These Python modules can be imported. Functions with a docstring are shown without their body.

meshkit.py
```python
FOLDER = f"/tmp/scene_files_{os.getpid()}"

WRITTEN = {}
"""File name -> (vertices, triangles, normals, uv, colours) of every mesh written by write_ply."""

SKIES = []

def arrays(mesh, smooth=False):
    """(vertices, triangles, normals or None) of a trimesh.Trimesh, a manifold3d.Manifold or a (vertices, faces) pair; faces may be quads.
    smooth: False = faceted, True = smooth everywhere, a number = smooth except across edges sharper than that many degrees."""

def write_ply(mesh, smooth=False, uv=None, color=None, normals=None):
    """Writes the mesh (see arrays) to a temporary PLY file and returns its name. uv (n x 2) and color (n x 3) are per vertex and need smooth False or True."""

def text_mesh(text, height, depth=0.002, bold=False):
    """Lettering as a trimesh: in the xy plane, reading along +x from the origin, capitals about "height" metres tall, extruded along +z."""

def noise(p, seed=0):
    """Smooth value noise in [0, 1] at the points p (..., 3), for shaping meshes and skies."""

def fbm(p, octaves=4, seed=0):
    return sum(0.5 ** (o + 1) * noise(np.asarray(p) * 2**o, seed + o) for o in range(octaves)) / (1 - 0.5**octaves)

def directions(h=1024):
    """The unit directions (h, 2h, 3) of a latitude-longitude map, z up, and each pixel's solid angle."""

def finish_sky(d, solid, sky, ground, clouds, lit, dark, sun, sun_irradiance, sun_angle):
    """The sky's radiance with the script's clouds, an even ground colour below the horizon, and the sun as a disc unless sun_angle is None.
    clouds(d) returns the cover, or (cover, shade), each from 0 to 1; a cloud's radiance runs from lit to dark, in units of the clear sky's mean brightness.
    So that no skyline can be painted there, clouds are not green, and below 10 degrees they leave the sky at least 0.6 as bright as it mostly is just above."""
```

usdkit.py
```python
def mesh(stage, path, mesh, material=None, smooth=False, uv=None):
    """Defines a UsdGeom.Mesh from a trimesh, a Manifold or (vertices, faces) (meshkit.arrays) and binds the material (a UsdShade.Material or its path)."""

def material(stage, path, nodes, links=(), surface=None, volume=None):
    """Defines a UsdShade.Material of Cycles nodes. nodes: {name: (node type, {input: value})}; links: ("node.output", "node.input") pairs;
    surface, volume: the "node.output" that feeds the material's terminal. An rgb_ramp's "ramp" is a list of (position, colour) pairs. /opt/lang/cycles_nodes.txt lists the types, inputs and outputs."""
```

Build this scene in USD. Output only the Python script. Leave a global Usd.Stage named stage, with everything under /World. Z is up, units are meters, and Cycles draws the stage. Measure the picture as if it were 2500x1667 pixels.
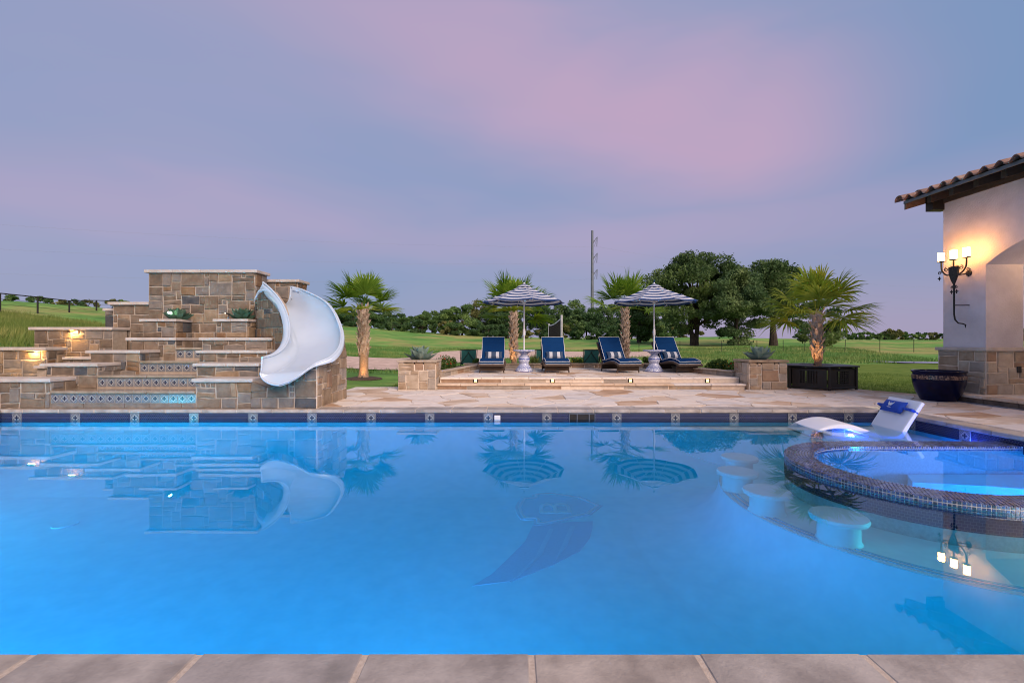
import math, random
import numpy as np, trimesh, usdkit, meshkit
from pxr import Usd, UsdGeom, UsdLux, UsdShade, Gf, Sdf, Vt
from shapely.geometry import Polygon, box as sbox, Point, LineString
from shapely import affinity
from shapely.ops import unary_union
from scipy.spatial import Voronoi
from scipy.interpolate import RBFInterpolator

# ------------------------------------------------------------------ camera, sky, sun, exposure
stage = Usd.Stage.CreateInMemory()
UsdGeom.Xform.Define(stage, '/World')
UsdGeom.Scope.Define(stage, '/World/Looks')
CAM_H, FPX = 1.30, 1111.1            # eye height over the water (water is z = 0), focal length in photo pixels
EXPOSURE = 0.5
cam = UsdGeom.Camera.Define(stage, '/World/camera')
cam.CreateFocalLengthAttr(16.0); cam.CreateHorizontalApertureAttr(36.0); cam.CreateClippingRangeAttr((0.05, 5000.0))
cam.CreateExposureAttr(EXPOSURE)
cam.AddTranslateOp().Set((0, 0, CAM_H)); cam.AddRotateXOp().Set(90.0)
SUN_AZ, SUN_EL = math.radians(150), math.radians(4.0)      # direction towards the sun: behind the camera, a little to the right
SKY_STRENGTH, SUN_INT = 0.07, 0.78
sun = UsdLux.DistantLight.Define(stage, '/World/sun')
sun.CreateIntensityAttr(SUN_INT); sun.CreateAngleAttr(40.0); sun.CreateColorAttr((1.0, 0.77, 0.64)); sun.CreateNormalizeAttr(True)
_el = math.radians(32.0)
sun.AddRotateZOp().Set(-math.degrees(SUN_AZ)); sun.AddRotateXOp().Set(-(90 - math.degrees(_el)))   # local -z points away from the sun
MATS = {}
def M(name, nodes, links=(), surface=None, volume=None):
    MATS[name] = usdkit.material(stage, '/World/Looks/' + name, nodes, links, surface, volume)
    return MATS[name]
PINK, LAV, BLU = (6.7, 4.4, 6.2), (3.75, 3.95, 6.2), (2.75, 3.70, 6.1)
def _m(t, a=None, b=None): return ('math', {k: v for k, v in (('math_type', t), ('value1', a), ('value2', b)) if v is not None})
dome_mat = M('dusk_sky', {
    'tc': ('texture_coordinate', {}),
    'sky': ('sky_texture', {'sky_type': 'single_scattering', 'sun_disc': False, 'sun_elevation': SUN_EL, 'sun_rotation': SUN_AZ, 'air_density': 1.0, 'aerosol_density': 1.0, 'ozone_density': 2.0}),
    'sep': ('separate_xyz', {}),
    'map': ('mapping', {'mapping_type': 'point', 'rotation': (0, 0.24, 0), 'location': (3.1, 0.4, 1.7), 'scale': (1.3, 1.3, 4.6)}),
    'n1': ('noise_texture', {'scale': 0.8, 'detail': 3.0, 'roughness': 0.5, 'distortion': 0.3}),
    'n2': ('noise_texture', {'scale': 2.0, 'detail': 3.0, 'roughness': 0.55, 'distortion': 0.4}),
    'veil': ('rgb_ramp', {'ramp': [(0.0, BLU), (0.30, BLU), (0.66, LAV), (1.0, LAV)]}),
    # two broad streaks of lit high cloud
    'wx': _m('multiply', b=0.27), 's0': _m('add'), 'nn': ('math', {'math_type': 'multiply_add', 'value2': 0.12, 'value3': -0.555}), 's1': _m('add'), 'sa': _m('absolute'),
    'b1': ('map_range', {'range_type': 'smoothstep', 'from_min': 0.20, 'from_max': 0.0, 'to_min': 0.0, 'to_max': 0.95}),
    'w1': ('map_range', {'range_type': 'smoothstep', 'from_min': -0.65, 'from_max': 0.15, 'to_min': 0.25, 'to_max': 1.0}), 'w1b': ('map_range', {'range_type': 'smoothstep', 'from_min': 0.70, 'from_max': 0.42, 'to_min': 0.0, 'to_max': 1.0}), 'k1': _m('multiply'), 'k1b': _m('multiply'),
    'nn2': ('math', {'math_type': 'multiply_add', 'value2': 0.10, 'value3': -0.27}), 's2': _m('add'), 'sb': _m('absolute'),
    'b2': ('map_range', {'range_type': 'smoothstep', 'from_min': 0.10, 'from_max': 0.0, 'to_min': 0.0, 'to_max': 0.42}),
    'both': _m('maximum'), 'soft': ('math', {'math_type': 'multiply_add', 'value2': 0.7, 'value3': 0.45}), 'amt': _m('multiply'),
    'pink': ('mix', {'color2': PINK}),
    'rb': ('map_range', {'range_type': 'smoothstep', 'from_min': 0.25, 'from_max': 0.72, 'to_min': 0.0, 'to_max': 0.85}), 'veil2': ('mix', {'color2': (2.15, 3.45, 5.95)}),
    'hz': ('map_range', {'range_type': 'smoothstep', 'from_min': 0.24, 'from_max': 0.0, 'to_min': 0.0, 'to_max': 0.65}),
    'east': ('map_range', {'range_type': 'smoothstep', 'from_min': -0.4, 'from_max': 0.6, 'to_min': 0.25, 'to_max': 1.0}),
    'hx': _m('multiply'), 'hcol': ('mix', {'color2': (5.3, 4.0, 5.6)}),
    'mixs': ('mix', {'fac': 0.86}),
    'bg': ('background_shader', {'strength': SKY_STRENGTH}),
}, [('tc.generated', 'sep.vector'), ('tc.generated', 'map.vector'), ('map.vector', 'n1.vector'), ('map.vector', 'n2.vector'), ('n1.fac', 'veil.fac'),
    ('sep.x', 'wx.value1'), ('sep.z', 's0.value1'), ('wx.value', 's0.value2'), ('n2.fac', 'nn.value1'), ('s0.value', 's1.value1'), ('nn.value', 's1.value2'), ('s1.value', 'sa.value1'), ('sa.value', 'b1.value'),
    ('sep.x', 'w1.value'), ('sep.x', 'w1b.value'), ('b1.result', 'k1.value1'), ('w1.result', 'k1.value2'), ('k1.value', 'k1b.value1'), ('w1b.result', 'k1b.value2'),
    ('n2.fac', 'nn2.value1'), ('sep.z', 's2.value1'), ('nn2.value', 's2.value2'), ('s2.value', 'sb.value1'), ('sb.value', 'b2.value'),
    ('k1b.value', 'both.value1'), ('b2.result', 'both.value2'), ('n1.fac', 'soft.value1'), ('both.value', 'amt.value1'), ('soft.value', 'amt.value2'), ('amt.value', 'pink.fac'), ('sep.x', 'rb.value'), ('rb.result', 'veil2.fac'), ('veil.color', 'veil2.color1'), ('veil2.color', 'pink.color1'),
    ('sep.z', 'hz.value'), ('sep.x', 'east.value'), ('hz.result', 'hx.value1'), ('east.result', 'hx.value2'), ('hx.value', 'hcol.fac'), ('pink.color', 'hcol.color1'),
    ('sky.color', 'mixs.color1'), ('hcol.color', 'mixs.color2'), ('mixs.color', 'bg.color')], surface='bg.background')
dome = UsdLux.DomeLight.Define(stage, '/World/sky')
UsdShade.MaterialBindingAPI.Apply(dome.GetPrim()).Bind(dome_mat)
dome.GetPrim().SetCustomDataByKey('kind', 'structure')

# ------------------------------------------------------------------ helpers
def P(px, py, d):                       # a point of the place, from its place in the 2500 x 1667 photo and its distance
    return np.array([(px - 1250) * d / FPX, d, CAM_H - (py - 833.5) * d / FPX])
def X(px, d): return (px - 1250) * d / FPX
def Zh(py, d): return CAM_H - (py - 833.5) * d / FPX
def on_level(px, py, z):
    d = (CAM_H - z) * FPX / (py - 833.5)
    return np.array([(px - 1250) * d / FPX, d])

COUNT = {}
def numbered(parent, name):
    k = (parent, name); n = COUNT.get(k, 0); COUNT[k] = n + 1
    return f'{parent}/{name}' if n == 0 else f'{parent}/{name}_{n:03d}'
def tag(prim, label=None, cat=None, group=None, kind=None):
    for k, v in (('label', label), ('category', cat), ('group', group), ('kind', kind)):
        if v: prim.SetCustomDataByKey(k, v)
    return prim
class Thing:
    def __init__(s, path, loc): s.path, s.loc, s.prim = path, np.array(loc, float), stage.GetPrimAtPath(path)
def thing(name, label=None, cat=None, loc=(0, 0, 0), rotz=0.0, group=None, kind=None):
    path = numbered('/World', name)
    x = UsdGeom.Xform.Define(stage, path); x.AddTranslateOp().Set(tuple(float(a) for a in loc))
    if rotz: x.AddRotateZOp().Set(float(rotz))
    tag(x.GetPrim(), label, cat, group, kind)
    return Thing(path, loc)
def arr(m):
    if isinstance(m, (tuple, list)): return np.asarray(m[0], float), np.asarray(m[1], int)
    return np.array(m.vertices), np.array(m.faces)
def obj(name, mesh, mat, parent=None, smooth=False, uv=None, world=False, label=None, cat=None, group=None, kind=None):
    """One Mesh. world: the mesh is given in world coordinates and is moved under its parent."""
    if world and parent is not None and np.any(parent.loc):
        v, f = arr(mesh); mesh = (v - parent.loc, f)
    path = numbered(parent.path if parent is not None else '/World', name)
    m = usdkit.mesh(stage, path, mesh, MATS[mat], smooth=smooth, uv=uv)
    tag(m.GetPrim(), label, cat, group, kind)
    return Thing(path, parent.loc if parent is not None else (0, 0, 0))
def dup(t, name, loc, rotz=0.0, label=None, group=None):
    d = dict(t.prim.GetCustomData())
    r = thing(name, label or d.get('label'), d.get('category'), loc, rotz, group or d.get('group'))
    r.prim.GetReferences().AddInternalReference(t.path); r.prim.SetInstanceable(True)
    return r
def cat_(*ms):
    vs, fs, n = [], [], 0
    for m in ms:
        v, f = arr(m)
        if f.shape[1] == 4: f = np.vstack([f[:, [0, 1, 2]], f[:, [0, 2, 3]]])
        vs.append(v); fs.append(f + n); n += len(v)
    return np.vstack(vs), np.vstack(fs)
def bx(x0, y0, z0, x1, y1, z1, c=0.006):
    """A box with chamfered edges."""
    lo, hi = np.minimum((x0, y0, z0), (x1, y1, z1)), np.maximum((x0, y0, z0), (x1, y1, z1))
    c = min(c, 0.3 * float((hi - lo).min()))
    pts = []
    for sx in (0, 1):
        for sy in (0, 1):
            for sz in (0, 1):
                p = np.array([(lo, hi)[sx][0], (lo, hi)[sy][1], (lo, hi)[sz][2]]); o = np.array([1 - 2 * sx, 1 - 2 * sy, 1 - 2 * sz]) * c
                for k in range(3):
                    q = p.copy()
                    for j in range(3):
                        if j != k: q[j] += o[j]
                    pts.append(q)
    return trimesh.convex.convex_hull(np.array(pts)) if c > 0 else trimesh.creation.box(bounds=[lo, hi])
def tube(points, r, n=8, cap=True):
    p = np.asarray(points, float); r = np.broadcast_to(r, (len(p),))
    t = np.gradient(p, axis=0); t /= np.linalg.norm(t, axis=1, keepdims=True) + 1e-12
    a = np.zeros_like(t); ref = np.array([0, 0, 1.0]) if abs(t[0, 2]) < 0.9 else np.array([1.0, 0, 0])
    prev = np.cross(t[0], ref)
    for i in range(len(p)):
        prev = prev - t[i] * (prev @ t[i]); prev /= np.linalg.norm(prev) + 1e-12; a[i] = prev
    b = np.cross(t, a); ang = np.arange(n) * 2 * np.pi / n
    v = p[:, None] + r[:, None, None] * (np.cos(ang)[None, :, None] * a[:, None] + np.sin(ang)[None, :, None] * b[:, None])
    v = v.reshape(-1, 3); f = []
    for i in range(len(p) - 1):
        for j in range(n):
            q = [i * n + j, i * n + (j + 1) % n, (i + 1) * n + (j + 1) % n, (i + 1) * n + j]
            f += [[q[0], q[1], q[2]], [q[0], q[2], q[3]]]
    if cap:
        for base, c in ((0, p[0]), ((len(p) - 1) * n, p[-1])):
            v = np.vstack([v, c]); k = len(v) - 1
            f += [[k, base + j, base + (j + 1) % n] for j in range(n)]
    return v, np.array(f)
def lathe(profile, n=28):
    pr = np.asarray(profile, float); ang = np.arange(n) * 2 * np.pi / n
    v = np.stack([pr[:, 0][:, None] * np.cos(ang), pr[:, 0][:, None] * np.sin(ang), np.repeat(pr[:, 1][:, None], n, 1)], -1).reshape(-1, 3)
    f = []
    for i in range(len(pr) - 1):
        for j in range(n):
            q = [i * n + j, i * n + (j + 1) % n, (i + 1) * n + (j + 1) % n, (i + 1) * n + j]
            f += [[q[0], q[1], q[2]], [q[0], q[2], q[3]]]
    return v, np.array(f)
def extr(poly, h, z=0.0):
    m = trimesh.creation.extrude_polygon(poly, h, engine='earcut'); m.apply_translation((0, 0, z)); return m
def prism(poly2, axis, a0, a1):
    """A polygon in the two other axes, extruded along axis from a0 to a1. axis x: polygon in (y, z); axis y: polygon in (x, z)."""
    m = trimesh.creation.extrude_polygon(poly2 if isinstance(poly2, Polygon) else Polygon(poly2), a1 - a0, engine='earcut'); v = m.vertices.copy()
    w = np.stack([v[:, 2] + a0, v[:, 0], v[:, 1]], 1) if axis == 'x' else np.stack([v[:, 0], v[:, 2] + a0, v[:, 1]], 1)
    return w, np.array(m.faces)
def rot(m, deg, axis, at=(0, 0, 0)):
    v, f = arr(m); R = trimesh.transformations.rotation_matrix(math.radians(deg), axis, at)
    return v @ R[:3, :3].T + R[:3, 3], f
def mov(m, t): v, f = arr(m); return v + np.asarray(t, float), f
def bez(pts, n):
    """Catmull-Rom through pts."""
    p = np.asarray(pts, float); t = np.linspace(0, len(p) - 1, n); out = []
    for s in t:
        i = min(int(s), len(p) - 2); u = s - i
        p0, p1, p2, p3 = p[max(i - 1, 0)], p[i], p[i + 1], p[min(i + 2, len(p) - 1)]
        out.append(0.5 * ((2 * p1) + (p2 - p0) * u + (2 * p0 - 5 * p1 + 4 * p2 - p3) * u ** 2 + (3 * p1 - p0 - 3 * p2 + p3) * u ** 3))
    return np.array(out)

# ------------------------------------------------------------------ materials
def pmat(name, c1, c2=None, scale=6.0, rough=0.7, bump=0.0, bscale=None, detail=6.0, metallic=0.0, spec=0.5, fmin=0.35, fmax=0.65, stretch=(1, 1, 1), coat=0.0, c3=None):
    nodes = {'g': ('geometry', {}), 'mp': ('mapping', {'mapping_type': 'point', 'scale': stretch}),
             'n': ('noise_texture', {'scale': scale, 'detail': detail, 'roughness': 0.6}),
             'r': ('rgb_ramp', {'ramp': [(fmin, c1), (fmax, c2 or c1)] if c3 is None else [(fmin, c1), (0.5 * (fmin + fmax), c2), (fmax, c3)]}),
             'p': ('principled_bsdf', {'roughness': rough, 'metallic': metallic, 'specular_ior_level': spec, 'coat_weight': coat})}
    links = [('g.position', 'mp.vector'), ('mp.vector', 'n.vector'), ('n.fac', 'r.fac'), ('r.color', 'p.base_color')]
    if bump:
        nodes['nb'] = ('noise_texture', {'scale': bscale or scale * 4, 'detail': 5.0, 'roughness': 0.65})
        nodes['b'] = ('bump', {'strength': 1.0, 'distance': bump})
        links += [('mp.vector', 'nb.vector'), ('nb.fac', 'b.height'), ('b.normal', 'p.normal')]
    return M(name, nodes, links, surface='p.BSDF')
def emit(name, color, strength):
    return M(name, {'e': ('emission', {'color': color, 'strength': strength})}, surface='e.emission')

STONES = [('stone_brown', (0.126, 0.088, 0.058), (0.202, 0.150, 0.103)), ('stone_umber', (0.093, 0.068, 0.046), (0.162, 0.117, 0.079)), ('stone_grey', (0.129, 0.112, 0.096), (0.210, 0.175, 0.144)),
          ('stone_slate', (0.040, 0.042, 0.047), (0.086, 0.083, 0.083)), ('stone_rust', (0.137, 0.071, 0.030), (0.218, 0.138, 0.076)), ('stone_tan', (0.194, 0.135, 0.082), (0.291, 0.213, 0.137))]
for n_, a_, b_ in STONES: pmat(n_, a_, b_, scale=7, rough=.78, bump=.012, bscale=22)
CREAM = [('cream_tan', (0.266, 0.185, 0.118), (0.385, 0.296, 0.207)), ('cream_pale', (0.340, 0.266, 0.192), (0.444, 0.370, 0.289)), ('cream_rust', (0.244, 0.148, 0.089), (0.340, 0.229, 0.148)), ('cream_grey', (0.252, 0.215, 0.178), (0.355, 0.303, 0.252))]
for n_, a_, b_ in CREAM: pmat(n_, a_, b_, scale=6, rough=.8, bump=.010, bscale=20)
FLAGS = [('flag_pale', (.66, .57, .49), (.74, .67, .60), (.50, .37, .25)), ('flag_tan', (.44, .31, .20), (.62, .48, .35), (.68, .58, .47)), ('flag_rust', (.34, .20, .11), (.52, .35, .22), (.64, .50, .38)), ('flag_grey', (.52, .48, .45), (.68, .63, .58), (.46, .36, .27)), ('flag_cream', (.68, .60, .50), (.74, .66, .57), (.56, .42, .29))]
for n_, a_, b_, c_ in FLAGS: pmat(n_, a_, b_, scale=2.6, rough=.72, bump=.008, bscale=14, c3=c_, fmin=.34, fmax=.70, detail=9.0, stretch=(.7, 1.5, 1))
pmat('mortar', (.31, .25, .195), (.40, .33, .26), scale=14, rough=.9, bump=.006)
pmat('mortar_pale', (.58, .48, .38), (.68, .58, .47), scale=12, rough=.9, bump=.004)
pmat('cap_stone', (.39, .34, .295), (.50, .44, .39), scale=5, rough=.75, bump=.004, bscale=30)
pmat('coping_stone', (.245, .215, .19), (.44, .395, .35), scale=4.5, rough=.6, bump=.003, bscale=60, detail=9)
pmat('coping_stone_b', (.265, .225, .19), (.455, .395, .335), scale=5.5, rough=.6, bump=.003, bscale=60, detail=9)
pmat('coping_stone_c', (.225, .205, .185), (.415, .375, .345), scale=4.0, rough=.6, bump=.003, bscale=60, detail=9)
pmat('wet_stone', (.22, .17, .12), (.34, .27, .20), scale=6, rough=.10, spec=.7)
pmat('grout', (.46, .37, .29), (.58, .49, .40), scale=60, rough=.9, bump=.003)
pmat('grout_dark', (.50, .46, .42), (.62, .58, .53), scale=40, rough=.8)
pmat('plaster_pool', (.08, .78, .86), (.12, .83, .90), scale=5, rough=.6, detail=10.0)
pmat('plaster_shelf', (.80, .80, .78), (.85, .85, .83), scale=9, rough=.6)
pmat('stucco', (.47, .435, .465), (.58, .54, .57), scale=2.2, rough=.85, bump=.010, bscale=38, detail=9.0)
pmat('black_iron', (.012, .012, .013), (.03, .028, .027), scale=30, rough=.42, metallic=.4)
pmat('dark_bronze', (.016, .013, .011), (.028, .022, .018), scale=30, rough=.5, metallic=.3)
pmat('dark_wood', (.035, .022, .015), (.065, .042, .028), scale=20, rough=.65, stretch=(1, 1, 4))
pmat('rake_wood', (.11, .065, .042), (.16, .10, .065), scale=14, rough=.65)
pmat('drip_metal', (.10, .12, .13), (.14, .16, .17), rough=.4, metallic=.7)
TILES = [('clay_a', (.175, .095, .070), (.28, .175, .135)), ('clay_b', (.12, .072, .056), (.21, .13, .105)), ('clay_c', (.22, .14, .105), (.33, .23, .18))]
for n_, a_, b_ in TILES: pmat(n_, a_, b_, scale=9, rough=.8, bump=.004)
pmat('slide_white', (.44, .51, .58), (.47, .54, .61), scale=2, rough=.16, coat=.5)
pmat('lounger_white', (.80, .82, .86), (.82, .84, .88), scale=2, rough=.35)
pmat('navy_cloth', (.004, .030, .105), (.007, .042, .140), scale=90, rough=.95, spec=.05)
pmat('cloth_white', (.70, .70, .70), (.76, .76, .75), scale=60, rough=.9)
pmat('royal_cloth', (.008, .05, .33), (.012, .07, .42), scale=60, rough=.85)
pmat('teal_cloth', (.006, .075, .078), (.012, .11, .105), scale=40, rough=.85)
pmat('white_metal', (.66, .66, .68), (.72, .72, .73), scale=20, rough=.35)
pmat('grey_steel', (.10, .12, .15), (.14, .165, .20), scale=1, rough=.6)
pmat('wire_grey', (.26, .27, .32), rough=.7)
pmat('galvanised', (.48, .49, .51), (.58, .59, .60), scale=6, rough=.4, metallic=.6)
pmat('net_black', (.012, .012, .013), (.02, .02, .02), scale=20, rough=.9)
pmat('net_tape', (.62, .63, .66), (.66, .67, .70), scale=20, rough=.8)
pmat('pot_glaze', (.002, .003, .018), (.003, .005, .034), scale=8, rough=.14, spec=.18)
pmat('stone_dark_riser', (.07, .055, .045), (.16, .12, .09), scale=6, rough=.85, bump=.01)
pmat('soil', (.05, .034, .022), (.10, .07, .05), scale=20, rough=.95, bump=.03)
pmat('gravel_grey', (.17, .16, .15), (.38, .36, .34), scale=90, rough=.9, bump=.03)
pmat('sand', (.46, .33, .25), (.66, .50, .40), scale=2.5, rough=.95, bump=.03, bscale=8)
pmat('pond_water', (.02, .03, .03), rough=.04, spec=.9)
pmat('palm_bark', (.26, .16, .095), (.44, .30, .19), scale=16, rough=.9, bump=.02, stretch=(1, 1, 3))
pmat('palm_boot', (.34, .25, .18), (.58, .46, .36), scale=14, rough=.9, bump=.012)
pmat('palm_boot_b', (.24, .17, .125), (.44, .34, .26), scale=14, rough=.9, bump=.012)
pmat('bark_dark', (.025, .018, .013), (.06, .045, .034), scale=3, rough=.95, bump=.05)
def leafmat(name, c1, c2, scale=1.5, trans=.25, rough=.55, stretch=(1, 1, 1), fmin=.35, fmax=.65):
    return M(name, {'g': ('geometry', {}), 'mp': ('mapping', {'mapping_type': 'point', 'scale': stretch}), 'n': ('noise_texture', {'scale': scale, 'detail': 5.0}), 'w': ('mix', {'fac': 0.45}),
                    'r': ('rgb_ramp', {'ramp': [(fmin, c1), (fmax, c2)]}),
                    'p': ('principled_bsdf', {'roughness': rough, 'specular_ior_level': .18}), 't': ('translucent_bsdf', {}), 'm': ('mix_closure', {'fac': trans}),
                    'tw': ('hsv', {'value': 1.3, 'saturation': 1.1}), 'ad': ('math', {'math_type': 'multiply_add', 'value2': 0.26, 'value3': -0.13}), 'sm': ('math', {'math_type': 'add'})},
             [('g.position', 'mp.vector'), ('mp.vector', 'n.vector'), ('g.random_per_island', 'ad.value1'), ('n.fac', 'sm.value1'), ('ad.value', 'sm.value2'), ('sm.value', 'r.fac'), ('r.color', 'p.base_color'), ('r.color', 'tw.color'), ('tw.color', 't.color'),
              ('p.BSDF', 'm.closure1'), ('t.BSDF', 'm.closure2')], surface='m.closure')
leafmat('palm_leaf', (.13, .235, .03), (.31, .42, .065), scale=2.5, trans=.4)
leafmat('palm_leaf_warm', (.24, .31, .04), (.50, .52, .10), scale=2.5, trans=.4)
leafmat('oak_leaf', (0.060, 0.108, 0.036), (0.210, 0.294, 0.090), scale=.35)
leafmat('oak_leaf_b', (0.077, 0.136, 0.053), (0.260, 0.341, 0.130), scale=.35)
leafmat('wood_leaf', (0.050, 0.106, 0.041), (0.162, 0.250, 0.082), scale=.25)
leafmat('wood_leaf_b', (0.082, 0.157, 0.047), (0.245, 0.353, 0.102), scale=.25)
leafmat('wood_leaf_c', (0.124, 0.140, 0.048), (0.296, 0.283, 0.108), scale=.25)
leafmat('bush_leaf', (0.049, 0.105, 0.022), (0.168, 0.252, 0.049), scale=8)
leafmat('yucca_leaf', (.11, .15, .04), (.26, .29, .09), scale=6)
leafmat('flower_red', (.42, .015, .012), (.55, .04, .03), scale=8)
leafmat('flower_yellow', (.5, .36, .03), (.6, .45, .06), scale=8)
leafmat('agave_leaf', (.16, .235, .195), (.30, .385, .325), scale=5, trans=.05, rough=.5)
leafmat('agave_dark', (.055, .115, .075), (.12, .20, .135), scale=5, trans=.05, rough=.5)
leafmat('lawn_blade', (0.090, 0.158, 0.030), (0.188, 0.262, 0.057), scale=.9, trans=.15)
leafmat('pasture_blade', (.09, .19, .045), (.34, .34, .11), scale=.35, trans=.15, fmin=.36, fmax=.66)
leafmat('wild_grass', (0.135, 0.189, 0.043), (0.360, 0.333, 0.112), scale=.28, trans=.2, fmin=.38, fmax=.68)
# ground: mown lawn near, bright pasture with drier patches further off
M('ground', {'g': ('geometry', {}), 'n1': ('noise_texture', {'scale': .11, 'detail': 9.0, 'roughness': .6}), 'mp': ('mapping', {'mapping_type': 'point', 'scale': (.35, 1.6, 1)}), 'n2': ('noise_texture', {'scale': 1.1, 'detail': 8.0, 'roughness': .65}),
             'r1': ('rgb_ramp', {'ramp': [(.36, (.10, .25, .06)), (.48, (.17, .33, .08)), (.60, (.33, .33, .12))]}),
             'r2': ('rgb_ramp', {'ramp': [(.28, (.52, .56, .55)), (.72, (1.4, 1.38, 1.25))]}), 'mx': ('mix', {'mix_type': 'multiply', 'fac': 1.0}),
             'nb': ('noise_texture', {'scale': 6.0, 'detail': 7.0, 'roughness': .7}), 'b': ('bump', {'strength': 1.0, 'distance': .10}), 'p': ('principled_bsdf', {'roughness': .95, 'specular_ior_level': .1})},
  [('g.position', 'n1.vector'), ('g.position', 'mp.vector'), ('mp.vector', 'n2.vector'), ('n1.fac', 'r1.fac'), ('n2.fac', 'r2.fac'), ('r1.color', 'mx.color1'), ('r2.color', 'mx.color2'), ('mx.color', 'p.base_color'),
   ('g.position', 'nb.vector'), ('nb.fac', 'b.height'), ('b.normal', 'p.normal')], surface='p.BSDF')
pmat('lawn', (.11, .19, .032), (.18, .25, .048), scale=2.2, rough=.95, bump=.05, bscale=30, spec=.1)
# water: clear, red light swallowed with depth
M('water', {'f': ('fresnel', {'IOR': 1.52}), 't': ('transparent_bsdf', {'color': (1, 1, 1)}), 'gl': ('glossy_bsdf', {'roughness': 0.0, 'color': (.80, .92, 1.0)}), 'm': ('mix_closure', {}),
            'g': ('geometry', {}), 'n': ('noise_texture', {'scale': 1.3, 'detail': 2.0}), 'b': ('bump', {'strength': 1.0, 'distance': .0009}),
            'v': ('absorption_volume', {'color': (.0, .938, .986), 'density': 0.90})},
  [('g.position', 'n.vector'), ('n.fac', 'b.height'), ('b.normal', 'gl.normal'), ('f.fac', 'm.fac'), ('t.BSDF', 'm.closure1'), ('gl.BSDF', 'm.closure2')], surface='m.closure', volume='v.volume')
M('glass_shade', {'e': ('emission', {'color': (1.0, .42, .09), 'strength': 44.0})}, surface='e.emission')
emit('lamp_warm', (1.0, .54, .16), 800.0)
emit('lamp_step', (1.0, .50, .16), 4.0)
emit('lamp_spot', (.93, 1.0, .78), 600.0)
emit('lamp_palm', (1.0, .48, .15), 1300.0)
emit('lamp_porch', (1.0, .56, .24), 150.0)
emit('pool_lamp', (.0, .44, 1.0), 190.0)
emit('pool_lamp_side', (.0, .78, 1.0), 600.0)
emit('shelf_lamp', (.05, .12, 1.0), 520.0)
emit('ledge_lamp', (1.0, .90, .95), 2000.0)
emit('spa_lamp', (.0, .22, 1.0), 420.0)
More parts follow.
